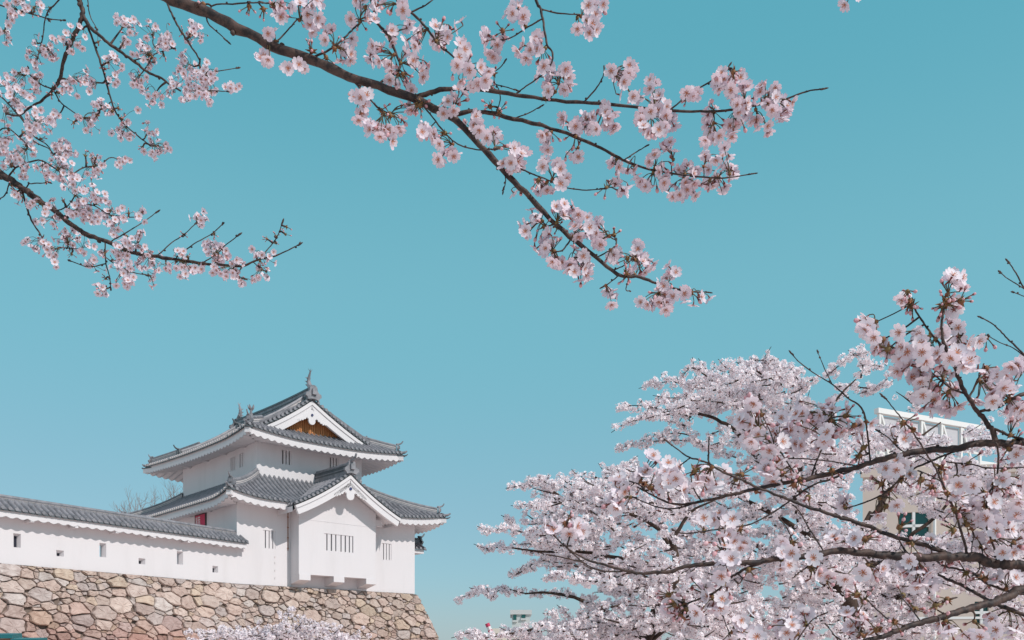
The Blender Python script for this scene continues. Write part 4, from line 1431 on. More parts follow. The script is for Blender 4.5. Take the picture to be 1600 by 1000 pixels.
# ---------------------------------------------------------------- right cherry tree in the foreground
rgt = empty("cherry_tree", (2.3, 2.2, 0))
tag(rgt, "foreground cherry tree whose bare dark branches and big blossoms fill the lower right", "cherry tree", "cherry trees close to the camera")
trunk(rgt, [(2.3, 2.2, -.1), (2.28, 2.2, .7), (2.2, 2.15, 1.4), (2.1, 2.1, 2.1), (2.08, 2.02, 2.8), (2.14, 2.0, 3.4), (2.05, 2.02, 4.0)], [.20, .15, .125, .10, .065, .035, .008])
t = CherryTree(rgt, 2.0, 9, .0205)
t.branch(XY("2230,820 1950,770 1750,712 1640,694 1600,695 1554,692 1520,695 1480,702 1440,705 1400,712 1370,720 1340,729 1300,739 1260,749 1220,756 1180,764 1156,770 1120,778 1096,783 1070,788 1050,787 1030,779 1010,769 998,762"), 16, 2, dy=.10)
t.branch(XY("2230,1010 1950,1000 1750,930 1640,896 1600,886 1580,882 1556,879 1530,873 1500,870 1460,871 1420,870 1390,868 1360,865 1330,862 1300,862 1270,867 1240,872 1210,875 1180,878 1140,880 1100,882 1070,886 1046,893 1026,894 1000,896 967,889 939,881 919,875 897,864 880,851 863,834"), 21, 1.8, free=True, dy=-.08)
t.branch(XY("2230,760 1950,820 1750,870 1600,920 1580,930 1560,938 1540,944 1520,949 1500,956 1470,964 1440,972 1420,979 1400,986 1380,994 1350,1003 1290,1030"), 17, 7, free=True, dy=-.18)
RB = """1485,868 1470,860 1440,851 1420,845 1390,836 1360,824 1330,813 1310,808 1280,797 1260,792 1236,782 1210,772 1180,760 1160,750 1130,738 1108,725 1090,718 1078,715 1064,706 1040,688|8.5|2
1078,716 1064,726|2.4|2
1107,724 1107,708 1108,684|3.4|2.2
1084,786 1070,791 1050,795 1030,793 1010,786 990,777|3.4|1.8
1504,702 1476,711 1452,722 1428,732 1408,747 1386,768 1366,779 1340,789 1322,794|4.4|2.4
1346,728 1300,748 1280,754 1260,764 1238,780 1212,798 1180,816 1156,823 1130,826 1100,830 1080,833 1064,833 1052,828|4|1.8
972,893 939,892 914,881 891,861|3|2
886,857 888,846 891,833 886,814|3.6|2.4
912,879 883,872 857,867|3|1.8
1640,975 1600,960 1570,949 1540,936 1520,924 1500,913 1480,905 1466,898|7.5|4
1640,934 1600,928 1570,922 1540,910 1520,896 1500,890 1475,884 1460,874|4.6|3.4
1556,690 1550,672 1540,658 1526,640 1512,620 1500,597 1490,570 1477,542 1472,520 1472,500 1476,480 1477,462|9|3
1480,548 1462,530 1445,507 1432,487 1422,467 1417,456|3.6|2.2
1510,616 1487,607 1465,590 1450,577|3.4|2
1515,620 1527,595 1535,577 1537,568|3.8|2.6
1484,555 1495,537 1504,522|3|2
1530,643 1555,637 1575,627 1600,615 1650,600|5|7
1554,670 1576,680 1600,687|4.4|5
1511,866 1508,850 1500,824 1492,800 1480,770 1470,750 1460,728 1448,710 1440,696 1428,678 1416,662 1404,648 1390,630 1378,617|5|1.8
1558,876 1550,846 1542,826 1541,800 1548,764 1558,740 1560,720 1558,694|3.4|3.2
1478,712 1478,721 1520,726 1540,731 1580,731 1620,729|2.2|2.6
1222,756 1216,730 1210,704|3|2.2
1267,747 1276,720 1290,686 1296,654|3.2|2.4
1248,750 1236,732 1226,716 1220,706|2.6|2
1226,716 1260,717 1300,721 1334,727|2.2|1.8
1046,786 1042,760|2.8|1.8
1096,783 1084,764 1079,742|2.6|1.8
1010,769 1000,758 985,752|2.4|1.8
1360,724 1350,645 1325,622 1300,600 1275,585 1250,567 1235,550|3|1.5
1300,600 1288,575 1277,548|1.6|1.3
1665,520 1625,490 1600,450 1591,433 1582,418 1573,406|3|1.6
1600,451 1589,444 1574,435 1561,424|2|1.4
1605,466 1600,463 1582,456|1.6|1.3
1680,640 1630,585 1600,555 1589,543 1574,529 1560,514 1546,503 1530,495|3.6|1.7
1600,556 1582,543 1562,535 1543,524|2|1.4
1142,880 1134,866 1126,852 1122,834 1124,826|3.2|2.4
1130,826 1128,817 1122,809|2.4|2
1248,868 1238,844 1230,826 1218,810|2.8|1.8
1288,864 1274,840 1262,822 1250,800 1240,790|3|1.8
1195,878 1170,887 1152,896 1138,906 1124,920 1112,928 1096,934 1074,943|5|3
1152,896 1160,904 1154,912 1148,906|2.6|2
1282,866 1266,882 1252,892 1242,900|3.4|1.8
1440,973 1424,952 1406,930|2.6|1.8
1418,980 1390,969 1372,954 1354,937|3|2
1478,962 1460,948 1472,938 1492,934|3|1.8
1390,868 1376,878 1360,880 1350,872|4|2.6
1530,874 1530,890 1520,900|2.6|2
1470,752 1452,742 1436,736|2.2|1.6
1490,792 1480,782 1466,778|2.2|1.6
1500,826 1480,816 1468,806|2|1.6
1421,712 1404,700 1388,684 1370,672|2.6|1.6
1452,722 1436,712 1420,716|2|1.6
1342,864 1330,850 1336,840|2.4|1.6
1548,764 1562,752 1570,742|2.2|1.6
1534,876 1535,860 1530,846 1522,838|2.4|1.6
1518,874 1519,850 1522,838|2|1.6
1580,882 1582,866 1580,852|2.2|1.6
1418,870 1408,850 1402,838|2.4|1.8
1424,870 1414,858 1406,846|1.8|1.4
1300,990 1330,1010 1350,1003|2|3
1316,1010 1302,990 1290,975|2|1.6
1180,1000 1150,1005 1138,985 1128,958|2.6|1.6
1240,1010 1256,985 1270,968 1290,958|2.4|1.8"""
for ln in RB.split('\n'):
    a, w0, w1 = ln.split('|'); t.branch(XY(a), float(w0), float(w1))
RF = """1357,499 1345,509 1362,515 1352,520 1382,537 1377,552 1425,530 1435,540 1415,547 1432,552 1445,560 1460,550 1417,575 1410,580 1440,580 1425,562 1470,552 1480,515 1497,512 1487,500 1492,527 1507,537 1527,535 1500,550 1505,567 1522,570 1470,570 1457,585 1475,580 1485,590 1440,600 1452,622 1477,620 1457,637 1475,637 1492,635 1440,615 1535,595 1545,620 1532,620 1552,592 1557,607 1545,585 1575,617 1587,622 1582,572 1597,567 1587,590 1487,437 1500,445 1497,477 1420,460 1405,558 1450,540 1398,545 1428,588 1462,605 1490,605 1515,555 1570,600 1560,625 1592,600 1596,640
1586,634 1592,648 1580,660 1304,640 1312,656 1326,660 1310,670 1328,672 1304,676 1318,645 1354,664 1400,674 1420,694 1474,732 1478,742 1510,714 1516,754 1506,790 1520,794 1574,772 1590,784 1580,714 1592,708 1586,752 1396,732 1412,736 1392,724 1310,784 1326,782 1400,792 1560,760 1530,770 1500,775 1596,770 1500,760
1170,628 1166,640 1176,644 1164,656 1196,658 1176,668 1194,670 1216,672 1232,670 1174,686 1196,686 1212,686 1236,694 1244,700 1190,700 1200,712 1208,724 1200,736 1210,748 1226,740 1184,776 1180,655 1186,678 1222,690 1204,700 1226,682 1180,630 1256,648 1268,654 1252,638 1280,644 1266,670 1276,684 1284,668 1272,700 1286,696 1292,656 1262,662 1296,640 1288,680
1040,740 1052,732 1050,754 1062,754 1020,718 1012,728 1006,740 1096,730 1118,738 1094,752 1100,764 1110,748 1045,748 961,748 961,771 950,779 970,787 966,760 975,775 866,819 900,816 894,836 905,820
1096,812 1132,812 1140,810 1120,820 1132,836 1146,838 1112,852 1132,848 1160,848 1124,876 1130,890 1122,894 1144,874 1230,842 1232,854 1224,884 1270,888 1286,904 1088,916 1104,918 1140,928 1050,940 1046,950 1056,960 1070,952 1124,940 1118,950 1100,956 1062,930 1110,935 1160,974 1174,988 1158,986 1224,990 1220,980 1238,980 1254,962 1266,990 1236,992 1136,994 1170,970 1240,968
1306,836 1330,836 1376,808 1340,854 1364,892 1376,890 1412,892 1420,902 1440,898 1454,904 1448,892 1438,914 1338,898 1428,892 1450,846 1460,852 1526,852 1540,854 1568,860 1516,810 1508,804 1556,832 1564,816 1550,810 1480,986 1474,980 1528,990 1552,960 1332,976 1336,990 1324,966 1350,974 1500,996 1570,840 1590,850 1586,820 1596,830 1530,815 1576,900 1590,910 1560,905 1560,985 1580,990 1596,975 1540,800"""
t.clusters(XY(RF.replace('\n', ' ')), 34, (1, 2), 8, .34, 6, .9)
for p_ in ("2230,500 2120,400 1980,300 1850,180 1760,40", "2235,330 2380,150 2480,-80 2500,-300", "2235,560 2420,470 2640,430 2800,340", "2230,640 2050,600 1900,560 1760,560", "2230,250 2140,80 2000,-100 1900,-300", "2235,700 2450,720 2700,680", "1980,300 1880,320 1760,300", "2140,80 2230,-120 2240,-350", "2230,900 2050,900 1900,930 1780,1000"):
    t.branch(XY(p_), 13, 2.4, buds=False, free=p_.startswith("22"), dy=.1)
t.beyond(420, lambda x, y: x > 1655)
t.buds(XY("1390,765 1378,757 1384,790 1494,745 1405,825 1440,748 1470,730 1456,760 1555,752 1564,760 1240,756 1216,722 1290,906 1286,890 1370,985 1398,972 1540,905 1546,912 1490,828 1520,826 1510,820 1056,945 1064,962 1072,952 1108,940 1015,762 1006,756 1085,736 1150,748 1158,742 1467,607 1320,650 1256,655 1420,740 1408,748 1350,700 1344,712 1412,660 1426,672 1336,664 1490,795 1480,770 1576,700 1584,690 1540,575 1500,470 1478,470 1474,476 1422,470 1426,478 1388,545 1380,530 1540,790 1546,780 1268,888 1262,776 1300,735 1350,842 1336,846 1410,930 1350,940 1340,930 1430,952 1462,944 1480,936 1560,742 1568,735 1130,908 1116,936 1046,930 1170,890 1212,706 1224,740 1248,748 884,818 890,830 1480,866 1424,850 1530,900 1510,895"))
t.finish()

# ---------------------------------------------------------------- cherry trees of the middle distance
def pompom(seed, nfl, fr):
    r = np.random.default_rng(seed)
    V = []; Q = []; M = []; n = 0
    for i in range(nfl):
        d = r.normal(size=3); d /= np.linalg.norm(d)
        c = d * (r.uniform(.55, 1.0))
        R = rot_to(d + r.normal(size=3) * .35, r.uniform(0, 6, 1))[0]
        P = []
        for k in range(5):
            a = 2 * pi * k / 5; b = r.uniform(.1, .5)
            for (rad, lat, z) in ((.08, 0, 0), (.66, -.43, b * .45), (1.0, 0, b), (.66, .43, b * .45)):
                P.append((cos(a) * rad - sin(a) * lat, sin(a) * rad + cos(a) * lat, z))
        P = np.array(P) @ R.T * fr + c
        V.append(P); Q.append(np.arange(20).reshape(5, 4) + n); M.append(np.zeros(5, int)); n += 20
        e = np.array([(-.16, -.16, .10), (.16, -.16, .10), (.16, .16, .12), (-.16, .16, .12)]) @ R.T * fr + c
        V.append(e); Q.append(np.arange(4).reshape(1, 4) + n); M.append(np.array([1])); n += 4
    for i in range(max(2, nfl // 6)):
        d = r.normal(size=3); d /= np.linalg.norm(d); s_ = np.cross(d, r.normal(size=3)); s_ /= np.linalg.norm(s_)
        e = np.array([-s_ * .05, s_ * .05, d * .9 + s_ * .09, d * .9 - s_ * .09])
        V.append(e); Q.append(np.arange(4).reshape(1, 4) + n); M.append(np.array([2])); n += 4
    return np.concatenate(V), np.concatenate(Q), np.concatenate(M)
POMS = [pompom(s, 15 + s % 9, .40) for s in range(18)]
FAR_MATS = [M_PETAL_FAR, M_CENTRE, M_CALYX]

class FarTree:
    def __init__(s, name, label, loc, Y, seed, group="cherry trees of the middle distance"):
        s.root = empty(name, loc); s.off = np.array(loc, float); s.Y = Y; s.r = np.random.default_rng(seed)
        tag(s.root, label, "cherry tree", group)
    def pw(s, x, y, dy=0.0): return PX(x, y, s.Y + dy) - s.off
    def poms(s, nb, pts, size):
        r = s.r
        for p in pts:
            R = rot_to(r.normal(size=3), r.uniform(0, 6, 1))[0]
            V, Q, M = POMS[r.integers(len(POMS))]
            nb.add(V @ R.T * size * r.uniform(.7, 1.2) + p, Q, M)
    def limb(s, pts, w0, w1, dy0=0.0, dy1=0.0, name="limb", m=None):
        P = catmull(pts, 5); n = len(P)
        W = np.array([s.pw(p[0], p[1], dy0 + (dy1 - dy0) * k / (n - 1)) for k, p in enumerate(P)])
        rad = np.linspace(w0, w1, n) / 2 * s.Y / F_PX
        W += s.r.normal(size=W.shape) * rad[:, None] * .18
        mb = MB(); mb.tube(W, rad, 9)
        return mb.build(name, m or M_BARK_FAR, s.root, smooth=True)
    def spray(s, pts, w=2.4, size=.058, step=6.6, jit=5.6, dy=None, wood=True):
        """tip first; blossoms crowd along a thin branch"""
        P = np.array(catmull(pts, 6)); n = len(P)
        d0 = s.r.uniform(-1.2, 1.0) if dy is None else dy
        slope = s.r.uniform(-.5, .5)
        W = np.array([s.pw(p[0], p[1], d0 + slope * k / n) for k, p in enumerate(P)])
        mb = MB(); mb.tube(W, np.linspace(.5, w, n) * s.Y / F_PX / 2 + .002, 5)
        nb = NB(); pl = []
        acc = 0
        for k in range(1, n):
            L = np.hypot(*(P[k] - P[k - 1])); acc += L
            while acc > step:
                acc -= step
                f = k / n
                for q in range(1 + (s.r.random() < .65)):
                    j = jit * (.55 + .7 * f)
                    o = np.array([s.r.normal() * j * .55, s.r.normal() * j * 2.2, s.r.normal() * j * .55 + j * .15]) * s.Y / F_PX
                    pl.append(W[k] + o)
                    if s.r.random() < .5: mb.tube([W[k], W[k] + o * .7 + s.r.normal(size=3) * .01, W[k] + o * 1.7], [.008, .006, .004], 4)
        s.poms(nb, pl, size)
        o = mb.build("branch", M_BARK_FAR, s.root, smooth=True)
        nb.build("blossom_spray", FAR_MATS, o, False)
        return o
    def fill(s, poly, n, holes=(), size=.060, depth=1.6, name="blossom_crown"):
        P = np.array(poly, float); lo, hi = P.min(0), P.max(0)
        pl = []; nb = NB(); mb = MB(); tries = 0
        clumps = []
        while len(pl) < n and tries < n * 30:
            tries += 1
            x, y = s.r.uniform(lo, hi)
            ins = False
            for a, b in zip(P, np.roll(P, -1, 0)):
                if (a[1] > y) != (b[1] > y) and x < (b[0] - a[0]) * (y - a[1]) / (b[1] - a[1]) + a[0]: ins = not ins
            if not ins: continue
            if any(((x - h[0]) / h[2]) ** 2 + ((y - h[1]) / h[3]) ** 2 < 1 for h in holes): continue
            # short flowering twig
            a = s.r.uniform(-.5, .5) + (pi if s.r.random() < .5 else 0)
            dy = s.r.uniform(-depth, depth)
            L = s.r.uniform(14, 46)
            k = int(L / 7.5) + 2
            tw = []
            for q in range(k):
                f = q / (k - 1)
                xx, yy = x + cos(a) * L * f, y + sin(a) * L * f - 5 * f * f
                if any(((xx - h[0]) / h[2]) ** 2 + ((yy - h[1]) / h[3]) ** 2 < .8 for h in holes): break
                w_ = s.pw(xx, yy, dy + .15 * f)
                tw.append(w_)
                pl.append(w_ + s.r.normal(size=3) * .035)
            if len(tw) > 2: mb.tube(tw, np.linspace(.012, .004, len(tw)), 4)
        s.poms(nb, pl, size)
        o = mb.build("twigs", M_BARK_FAR, s.root, smooth=True); o['kind'] = 'stuff'
        nb.build(name, FAR_MATS, s.root, False)

HOLES = [(1088, 665, 38, 15), (1152, 706, 38, 13), (1182, 778, 26, 9), (1012, 835, 22, 8), (945, 845, 16, 6), (915, 800, 14, 7), (1345, 770, 20, 48), (1070, 820, 30, 7), (1300, 620, 26, 16), (1330, 640, 30, 16), (1250, 690, 12, 16),
         (860, 905, 50, 12), (835, 955, 26, 20), (880, 965, 30, 8), (930, 905, 18, 6), (1200, 925, 18, 9), (1045, 870, 20, 6), (985, 850, 16, 5), (1235, 815, 16, 10), (1270, 585, 18, 12), (1060, 625, 14, 8), (1130, 650, 16, 8), (810, 880, 26, 10)]
A = FarTree("cherry_tree", "tall full cherry tree with white pink crown standing behind the bare foreground branches", (4.9, 13.0, 0), 13.0, 31)
A.limb(XY("1310,1190 1325,1060 1332,960 1312,925 1285,880 1262,835 1246,785 1250,730 1258,680 1252,630"), 30, 6, name="trunk")
A.limb(XY("1320,938 1290,910 1230,880 1180,850"), 14, 6)
A.limb(XY("1250,760 1215,735 1180,710 1165,695 1150,675 1120,655 1085,645 1060,642"), 12, 2.5)
A.limb(XY("1254,700 1285,660 1310,620 1340,590"), 7, 2)
A.limb(XY("1285,880 1330,850 1360,800"), 10, 5)
A.limb(XY("1262,835 1200,800 1140,770 1080,760"), 9, 3)
for sp in """998,607 1023,600 1054,596 1085,604 1120,612 1150,625|1091,560 1105,578 1130,590 1150,605|1122,561 1135,575 1160,590|1150,566 1170,572 1190,585|965,641 985,634 1010,635 1040,640 1070,637 1100,627 1130,630 1160,640|955,676 975,663 1000,656 1030,650 1060,646 1080,652|962,702 990,695 1020,690 1050,688 1080,690 1110,700 1150,715|1000,689 1030,680 1060,677 1085,682|1100,690 1112,688|1170,562 1200,565 1215,580 1220,600|1195,590 1225,595 1250,610|1235,575 1245,590 1255,610|1210,562 1216,580 1222,605|1292,588 1310,572 1330,557 1352,550|1340,572 1360,570 1378,573|1304,605 1330,602 1350,606 1380,603|1260,598 1272,592|1296,626 1312,622 1320,612|1340,616 1375,604 1386,592|1416,642 1434,634 1440,626|1400,612 1412,620 1425,630|1340,560 1348,572 1345,590|1066,588 1080,575 1100,585 1120,600|1020,618 1050,622 1080,620 1110,625|1040,655 1070,665|1180,610 1160,640 1170,670|1210,625 1195,650 1190,690|1240,630 1225,660 1215,700|1140,690 1170,700 1200,705|1100,600 1130,612 1165,615 1190,625|1200,575 1190,600 1185,625|1265,610 1258,640 1262,660""".split('|'):
    A.spray(XY(sp), size=.060)
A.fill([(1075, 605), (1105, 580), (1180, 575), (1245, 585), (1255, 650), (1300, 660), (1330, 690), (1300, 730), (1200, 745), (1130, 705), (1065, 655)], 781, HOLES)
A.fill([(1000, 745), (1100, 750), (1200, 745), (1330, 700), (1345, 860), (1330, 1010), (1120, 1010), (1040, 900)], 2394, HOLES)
B = FarTree("cherry_tree", "spreading cherry tree with low branches reaching left past the stone wall corner", (1.9, 11.2, 0), 11.2, 47)
B.limb(XY("1000,1210 1002,1080 1015,985 1040,935 1053,905 1056,875 1050,840"), 24, 9, name="trunk")
B.limb(XY("1010,1000 970,970 930,945 890,932 850,926 820,928"), 9, 2.5)
B.limb(XY("1053,905 1010,880 960,870 900,862 850,862 800,856"), 8, 2.4)
B.limb(XY("1052,860 1020,820 960,795 900,785 850,775"), 7, 2)
B.limb(XY("1050,845 1080,800 1120,780"), 7, 2)
B.limb(XY("1005,1010 1040,985 1080,960"), 8, 3)
for sp in """790,763 812,759 835,752 850,748 862,765 880,778|893,733 905,745 920,757 940,762|935,724 945,735 970,732 985,722 996,727|945,740 975,738 1005,735|798,790 820,792 845,786 870,786 900,795 930,792|842,745 850,752 858,765|745,822 765,830 790,826 810,830 840,836 870,826 900,840 940,850|783,805 795,812 810,828|740,850 760,857 785,855 810,858 850,866 890,876|800,898 825,890 850,876 880,890|795,903 812,895 832,882|708,938 730,930 750,920 770,926 790,920 820,927 850,925 890,930 930,945|733,918 752,926 775,934|845,905 870,900 900,906 940,910 980,915|870,945 885,958 905,975 940,972|848,958 870,962|705,997 735,989 760,996 790,991 820,986 850,977|730,992 750,1002|780,980 800,990 822,996|880,768 910,790 940,810 960,830|900,755 930,775 955,795|960,745 985,765 1000,785|860,800 890,815 920,830|815,850 850,850 880,858|850,985 880,990 910,1000""".split('|'):
    B.spray(XY(sp), size=.052)
B.fill([(850, 775), (900, 745), (990, 735), (1060, 750), (1060, 905), (960, 935), (880, 880), (830, 850)], 1070, HOLES, size=.052, depth=1.2)
B.fill([(870, 985), (960, 930), (1060, 890), (1140, 900), (1160, 1015), (850, 1015)], 982, HOLES, size=.052, depth=1.2)
B.fill([(830, 985), (870, 965), (930, 960), (960, 1015), (820, 1015)], 201, HOLES, size=.050, depth=1.0)
C = FarTree("cherry_tree", "cherry tree growing close in front of the beige building", (7.9, 15.5, 0), 15.5, 63)
C.limb(XY("1310,1180 1325,1040 1350,945 1362,880 1355,830 1370,800 1386,770 1398,725"), 22, 8, name="trunk")
C.limb(XY("1362,890 1420,840 1470,800 1500,760"), 8, 3)
C.limb(XY("1360,930 1430,930 1500,900 1560,880"), 10, 4)
C.limb(XY("1392,745 1430,690 1470,660"), 6, 2)
for sp in """1350,700 1375,690 1400,690 1420,700|1370,660 1385,680 1410,690|1395,672 1420,680 1450,690|1530,690 1550,700 1575,705|1455,770 1480,775 1500,780|1500,740 1520,760 1545,770|1380,740 1400,755 1420,765|1560,780 1580,800 1600,810|1440,790 1465,800 1490,805|1560,640 1580,650 1600,655|1510,670 1530,680 1550,685|1340,690 1350,720 1345,740""".split('|'):
    C.spray(XY(sp), size=.066, step=5)
C.fill([(1340, 830), (1420, 850), (1500, 835), (1620, 800), (1620, 920), (1540, 930), (1460, 920), (1450, 1010), (1330, 1010)], 1890, [(1410, 815, 24, 26), (1500, 965, 48, 45), (1470, 930, 20, 14)], size=.066)
C.fill([(1540, 900), (1620, 880), (1620, 1010), (1540, 1010)], 327, [(1535, 965, 24, 40)], size=.066)
C.fill([(1370, 660), (1440, 660), (1560, 690), (1620, 700), (1620, 810), (1500, 820), (1420, 780), (1340, 700)], 738, [(1430, 735, 40, 12), (1424, 812, 20, 16), (1462, 668, 56, 16), (1540, 715, 22, 14)], size=.066)

# young cherry in front of the stone wall
D = FarTree("cherry_tree", "small young cherry whose pale top shows before the foot of the stone wall", (-6.0, 21.0, 0), 21.0, 77)
D.limb(XY("430,1120 432,1060 436,1010 440,985"), 8, 3, name="trunk")
for sp in """455,948 450,962 446,985|478,962 470,975 455,990|440,968 438,985 436,1002|500,975 485,985 465,998|410,985 420,992 432,1004|325,985 350,992 385,1000|345,978 365,988 390,998|515,980 505,992 490,1002|540,992 520,998 500,1004|385,990 400,996 420,1006|435,955 442,966|490,968 482,980|530,982 520,992""".split('|'):
    D.spray(XY(sp), w=1.4, size=.060, step=3.2, jit=4.5, dy=0.0)
D.fill([(330, 988), (400, 990), (440, 975), (480, 978), (545, 992), (560, 1020), (310, 1020)], 577, (), size=.060, depth=.7)
# ---------------------------------------------------------------- bare trees behind the castle
M_TWIG = mat("pale_twig", (0.27, 0.22, 0.21), 0.9, 0.1)
def bare_tree(label, x, ytop, ybase, Y, seed, spreadx):
    base = PX(x, ybase, Y); base[2] = ZB - .1
    root = empty("bare_tree", tuple(base))
    tag(root, label, "tree", "leafless trees behind the castle wall")
    r = np.random.default_rng(seed)
    Hh = (1020 - ytop) / F_PX * Y + CAMZ - base[2]
    mbt, mbb = MB(), MB()
    def grow(p, d, L, rad, lev):
        n = 4
        pts = [p]
        for k in range(n):
            d = d + r.normal(size=3) * .16 + np.array([0, 0, .06]); d /= np.linalg.norm(d)
            pts.append(pts[-1] + d * L / n)
        (mbt if lev == 0 else mbb).tube(pts, np.linspace(rad, rad * .6, n + 1) * .62, 6 if lev < 2 else 4, cap=False)
        if lev >= 5: return
        for k in range(3 if lev < 3 else 3):
            q = r.normal(size=3); q[2] = abs(q[2]) * .4
            nd = d * .9 + q * np.array([spreadx, .6, .6]) * .62
            nd /= np.linalg.norm(nd)
            st = pts[-1] if k < 2 else pts[-2]
            grow(st, nd, L * r.uniform(.60, .82), rad * .58, lev + 1)
    grow(np.zeros(3), np.array([0, 0, 1.]), Hh * .30, Hh * .018, 0)
    # fit the grown height to the height in view
    top_ = max(p[2] for p in mbb.v); k = Hh / top_
    for m_ in (mbt, mbb): m_.v = [(p[0] * k, p[1] * k, p[2] * k) for p in m_.v]
    mbt.build("trunk", M_TWIG, root, smooth=True); mbb.build("twigs", M_TWIG, root, smooth=True)["kind"] = "stuff"
bare_tree("taller leafless tree just left of the tower behind the wall", 266, 757, 900, 66, 4, .6)
bare_tree("lower leafless tree left of the taller one behind the wall", 203, 790, 900, 72, 8, .7)

# ---------------------------------------------------------------- buildings on the right
M_BEIGE = mat("beige_render", (0.60, 0.50, 0.44), 0.9, 0.1, (.35, (0.54, 0.45, 0.40), .4, .7), (6, .1, .01))
M_GREENGLASS = mat("green_glass", (0.01, 0.085, 0.08), 0.15, 0.6)
M_FRAME = mat("white_frame", (0.74, 0.73, 0.72), 0.6, 0.2)
def beige_building():
    P = np.array([13.8, 34.0]); d = np.array([.98, -.20]); d /= np.linalg.norm(d)
    n = np.array([-.20, -.98])                          # the face seen from the camera looks this way
    ang = math.atan2(d[1], d[0])
    root = empty("beige_building", (P[0], P[1], 0), ang)  # local x along the face towards the camera, -y outwards
    tag(root, "plain beige building with a green window behind the right cherry trees", "building")
    H = (1020 - 738) / F_PX * 34.0 + CAMZ
    def loc(x, y):                                        # photo pixel -> place on the face
        a = (x - CX) / F_PX
        s = (a * P[1] - P[0]) / (d[0] - a * d[1])
        Y = P[1] + s * d[1]
        return s, (HOR - y) / F_PX * Y + CAMZ
    s0, zt = loc(1404, 801); s1, zb_ = loc(1452, 842)
    s2, zt2 = loc(1523, 944); s3, zb2 = loc(1545, 962)
    L = 22.0
    hol = [(s0, s1, zb_, zt), (s2, s3, zb2 - .3, zt2 + .1)]
    ex, out = np.array([1., 0, 0]), np.array([0, -1., 0])
    # outward is to the left of the picture: local -y or +y
    lo = np.array([cos(ang), sin(ang)]); ly = np.array([-sin(ang), cos(ang)])
    sg = -1 if (-ly).dot(n) > 0 else 1
    out = np.array([0, float(sg), 0])
    mb = MB()
    front_wall(mb, (0, 0, 0), ex, out, L, H, hol, .2)
    D_ = -sg * 14.0
    mb.quad((0, 0, 0), (7.5, D_, 0), (7.5, D_, H), (0, 0, H)); mb.quad((L, 0, 0), (L, D_, 0), (L, D_, H), (L, 0, H))
    mb.quad((0, 0, H), (L, 0, H), (L, D_, H), (7.5, D_, H)); mb.quad((7.5, D_, 0), (L, D_, 0), (L, D_, H), (7.5, D_, H))
    mb.build("wall", M_BEIGE, root)
    mb = MB()
    mb.box(-.08, L + .08, min(0, sg * .09), max(0, sg * .09) + .002, H - .22, H + .10)
    mb.build("roof_edge", M_BEIGE, root)
    mb = MB()
    for z in (2.9, 6.0): mb.box(0.01, L, min(0, sg * .02), max(0, sg * .02) + .002, z, z + .09)
    mb.build("storey_band", M_FRAME, root)
    mb = MB(); mb.tube([(2.6, sg * .10, 0), (2.6, sg * .10, H - .25)], .06, 8); mb.build("downpipe", M_FRAME, root)
    for h in hol:
        mb = MB(); mb.quad((h[0], -sg * .16, h[2]), (h[1], -sg * .16, h[2]), (h[1], -sg * .16, h[3]), (h[0], -sg * .16, h[3]))
        w = mb.build("window", M_GREENGLASS, root)
        mb = MB()
        cx_, cz = (h[0] + h[1]) / 2, (h[2] + h[3]) / 2
        mb.box(cx_ - .05, cx_ + .05, min(0, -sg * .14), max(0, -sg * .14), h[2], h[3]); mb.box(h[0], h[1], min(0, -sg * .13), max(0, -sg * .13), cz - .05, cz + .05)
        mb.build("window_frame", M_FRAME, w)
beige_building()
def roof_screen():
    A_ = PX(1375, 638, 37.0); B_ = PX(1532, 666, 39.8)
    d = B_[:2] - A_[:2]; L = np.linalg.norm(d); ang = math.atan2(d[1], d[0])
    root = empty("white_building", (A_[0], A_[1], 0), ang)
    tag(root, "white building whose rooftop railing of slanted frames rises above the blossoms", "building")
    zt = A_[2]; H = zt - 2.0
    mb = MB(); ring = [(.3, .25), (L + 9, .25), (L + 14, 8), (9.3, 8)]; mb.hexa([(*p, 0) for p in ring], [(*p, H) for p in ring]); mb.build("wall", M_BEIGE, root)
    mb = MB(); mb.box(-.15, L + .2, -.06, .18, zt - .22, zt); mb.build("top_rail", M_FRAME, root)
    mb = MB(); mb.box(.0, L + 9, .20, .3, H - .02, H + .45); mb.build("parapet", M_FRAME, root)
    n = 5
    for k in range(n + 1):
        x = L * k / n
        mb = MB(); mb.box(x - .06, x + .06, -.02, .10, H, zt - .225); mb.build("post", M_FRAME, root)
        if k < n:
            mb = MB(); a = np.array([x + .1, .03, zt - .25]); b = np.array([x + .62 * L / n, .03, H + .1])
            dv = b - a; ln = np.linalg.norm(dv); dv /= ln
            mb.obox((a + b) / 2, dv, (0, 1, 0), np.cross(dv, (0, 1, 0)), ln / 2, .04, .045); mb.build("brace", M_FRAME, root)
            mb = MB(); mb.box(x + .08, x + L / n - .08, .10, .12, H + .75, zt - .28); mb.build("screen_panel", mat("grey_panel", (.50, .49, .52), .7, .2) if k == 0 else bpy.data.materials["grey_panel"], root)
            mb = MB(); mb.box(x + .07, x + L / n - .07, -.01, .07, H + .66, H + .745); mb.build("mid_rail", M_FRAME, root)
roof_screen()

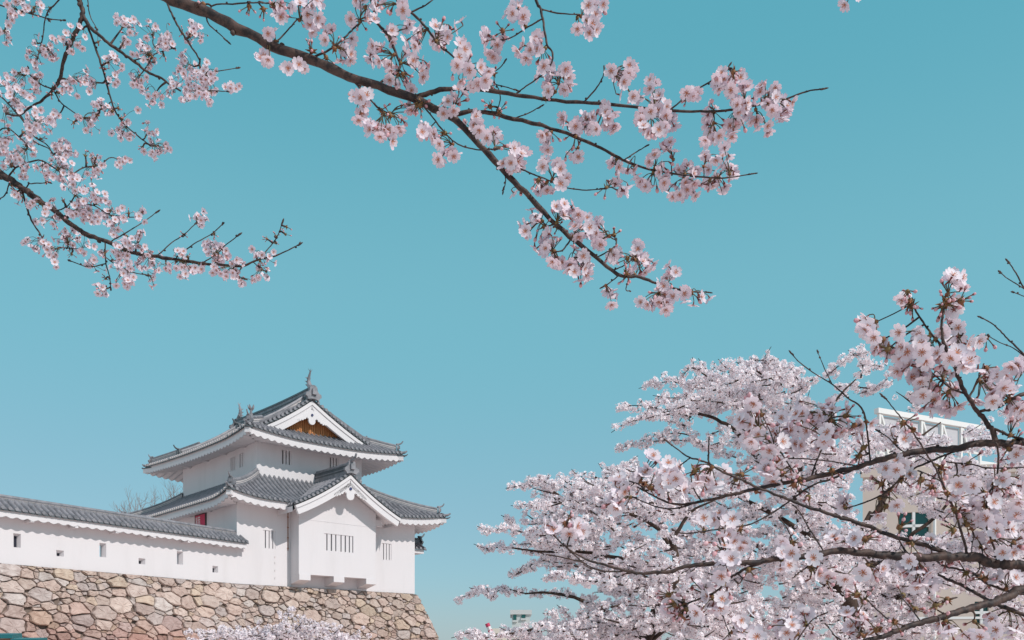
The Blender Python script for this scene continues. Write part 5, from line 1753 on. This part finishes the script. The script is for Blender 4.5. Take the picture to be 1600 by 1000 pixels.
# far buildings and a mast low between the wall and the trees
def far_block(label, x0, x1, ytop, Y, wins, m, name="apartment_building"):
    a = PX(x0, ytop, Y); b = PX(x1, ytop, Y)
    root = empty(name, (a[0], Y, 0)); tag(root, label, "building", "far buildings low among the blossoms")
    w = b[0] - a[0]
    mb = MB(); mb.box(0, w, 0, 10, 0, a[2] - .5); mb.build("wall", m, root)
    mb = MB(); mb.box(-.2, w + .2, -.2, 10.2, a[2] - .497, a[2]); mb.build("roof", m, root)
    for (p, q, r_, s_) in wins:
        c = PX(p, q, Y) ; e = PX(r_, s_, Y)
        mb = MB(); mb.box(c[0] - a[0], e[0] - a[0], -.12, .05, e[2], c[2]); wd = mb.build("window", M_GREENGLASS if Y > 60 else M_DARK, root)
        mb = MB(); mb.box(c[0] - a[0] - .1, e[0] - a[0] + .1, -.2, .04, e[2] - .2, e[2] - .003); mb.build("window_sill", m, wd)
M_PALE = mat("pale_concrete", (0.52, 0.53, 0.53), 0.9, 0.1)
M_TEALP = mat("teal_paint", (0.05, 0.22, 0.20), 0.6, 0.3)
far_block("far grey block with two green windows above the blossoms", 800, 828, 953, 95, [(802, 959, 807, 969), (815, 958, 821, 966)], M_PALE)
far_block("far cream block lower down among the blossoms", 772, 838, 982, 88, [(776, 991, 784, 996)], mat("cream_render", (.62, .57, .50), .9, .1))
mb = MB()
p, q = PX(772, 1000, 80), PX(761, 974, 80)
root = empty("crane_boom", tuple(p)); tag(root, "thin slanting red and white crane boom far behind the blossoms", "crane")
dv = q - p
for k in range(5):
    a_, b_ = dv * (k / 5), dv * ((k + 1) / 5 - .004)
    mb = MB(); mb.tube([a_, b_], .24, 6); mb.build("boom_section", M_RED if k % 2 == 0 else M_WHITEP, root)
mb = MB(); mb.tube([(0, 0, 0), tuple(np.array([p[0], p[1], 0]) - p)], .3, 6); mb.build("mast", M_WHITEP, root)

# teal capped boards in the lower left corner
M_TEAL = mat("teal_metal_cap", (0.015, 0.11, 0.12), 0.4, 0.5)
M_BOARD = mat("brown_board", (0.30, 0.17, 0.10), 0.8, 0.2, (6, (.2, .1, .06), .4, .7, (1, 1, 8)))
def sign_board(label, x0, x1, ytop, Y):
    a = PX(x0, ytop, Y); b = PX(x1, ytop, Y); w = b[0] - a[0]
    root = empty("notice_board", (a[0], Y, 0)); tag(root, label, "notice board", "teal capped notice boards")
    z = a[2]
    mb = MB(); mb.hexa([(-.0, -.12, z - .07), (w, -.12, z - .07), (w, .12, z - .07), (0, .12, z - .07)], [(-.0, -.10, z - .02), (w, -.10, z - .02), (w, .10, z), (0, .10, z)]); mb.build("cap", M_TEAL, root)
    mb = MB(); mb.box(.06, w - .06, -.04, .04, .75, z - .073); mb.build("board", M_BOARD, root)
    for xx in (.10, w - .18):
        mb = MB(); mb.box(xx, xx + .08, .042, .12, -.05, z - .073); mb.build("post", M_BOARD, root)
sign_board("teal capped notice board in the bottom left corner, the higher of two", -70, 27, 989, 11.0)
sign_board("lower teal capped notice board right of the higher one at the bottom edge", 24, 67, 996, 10.4)
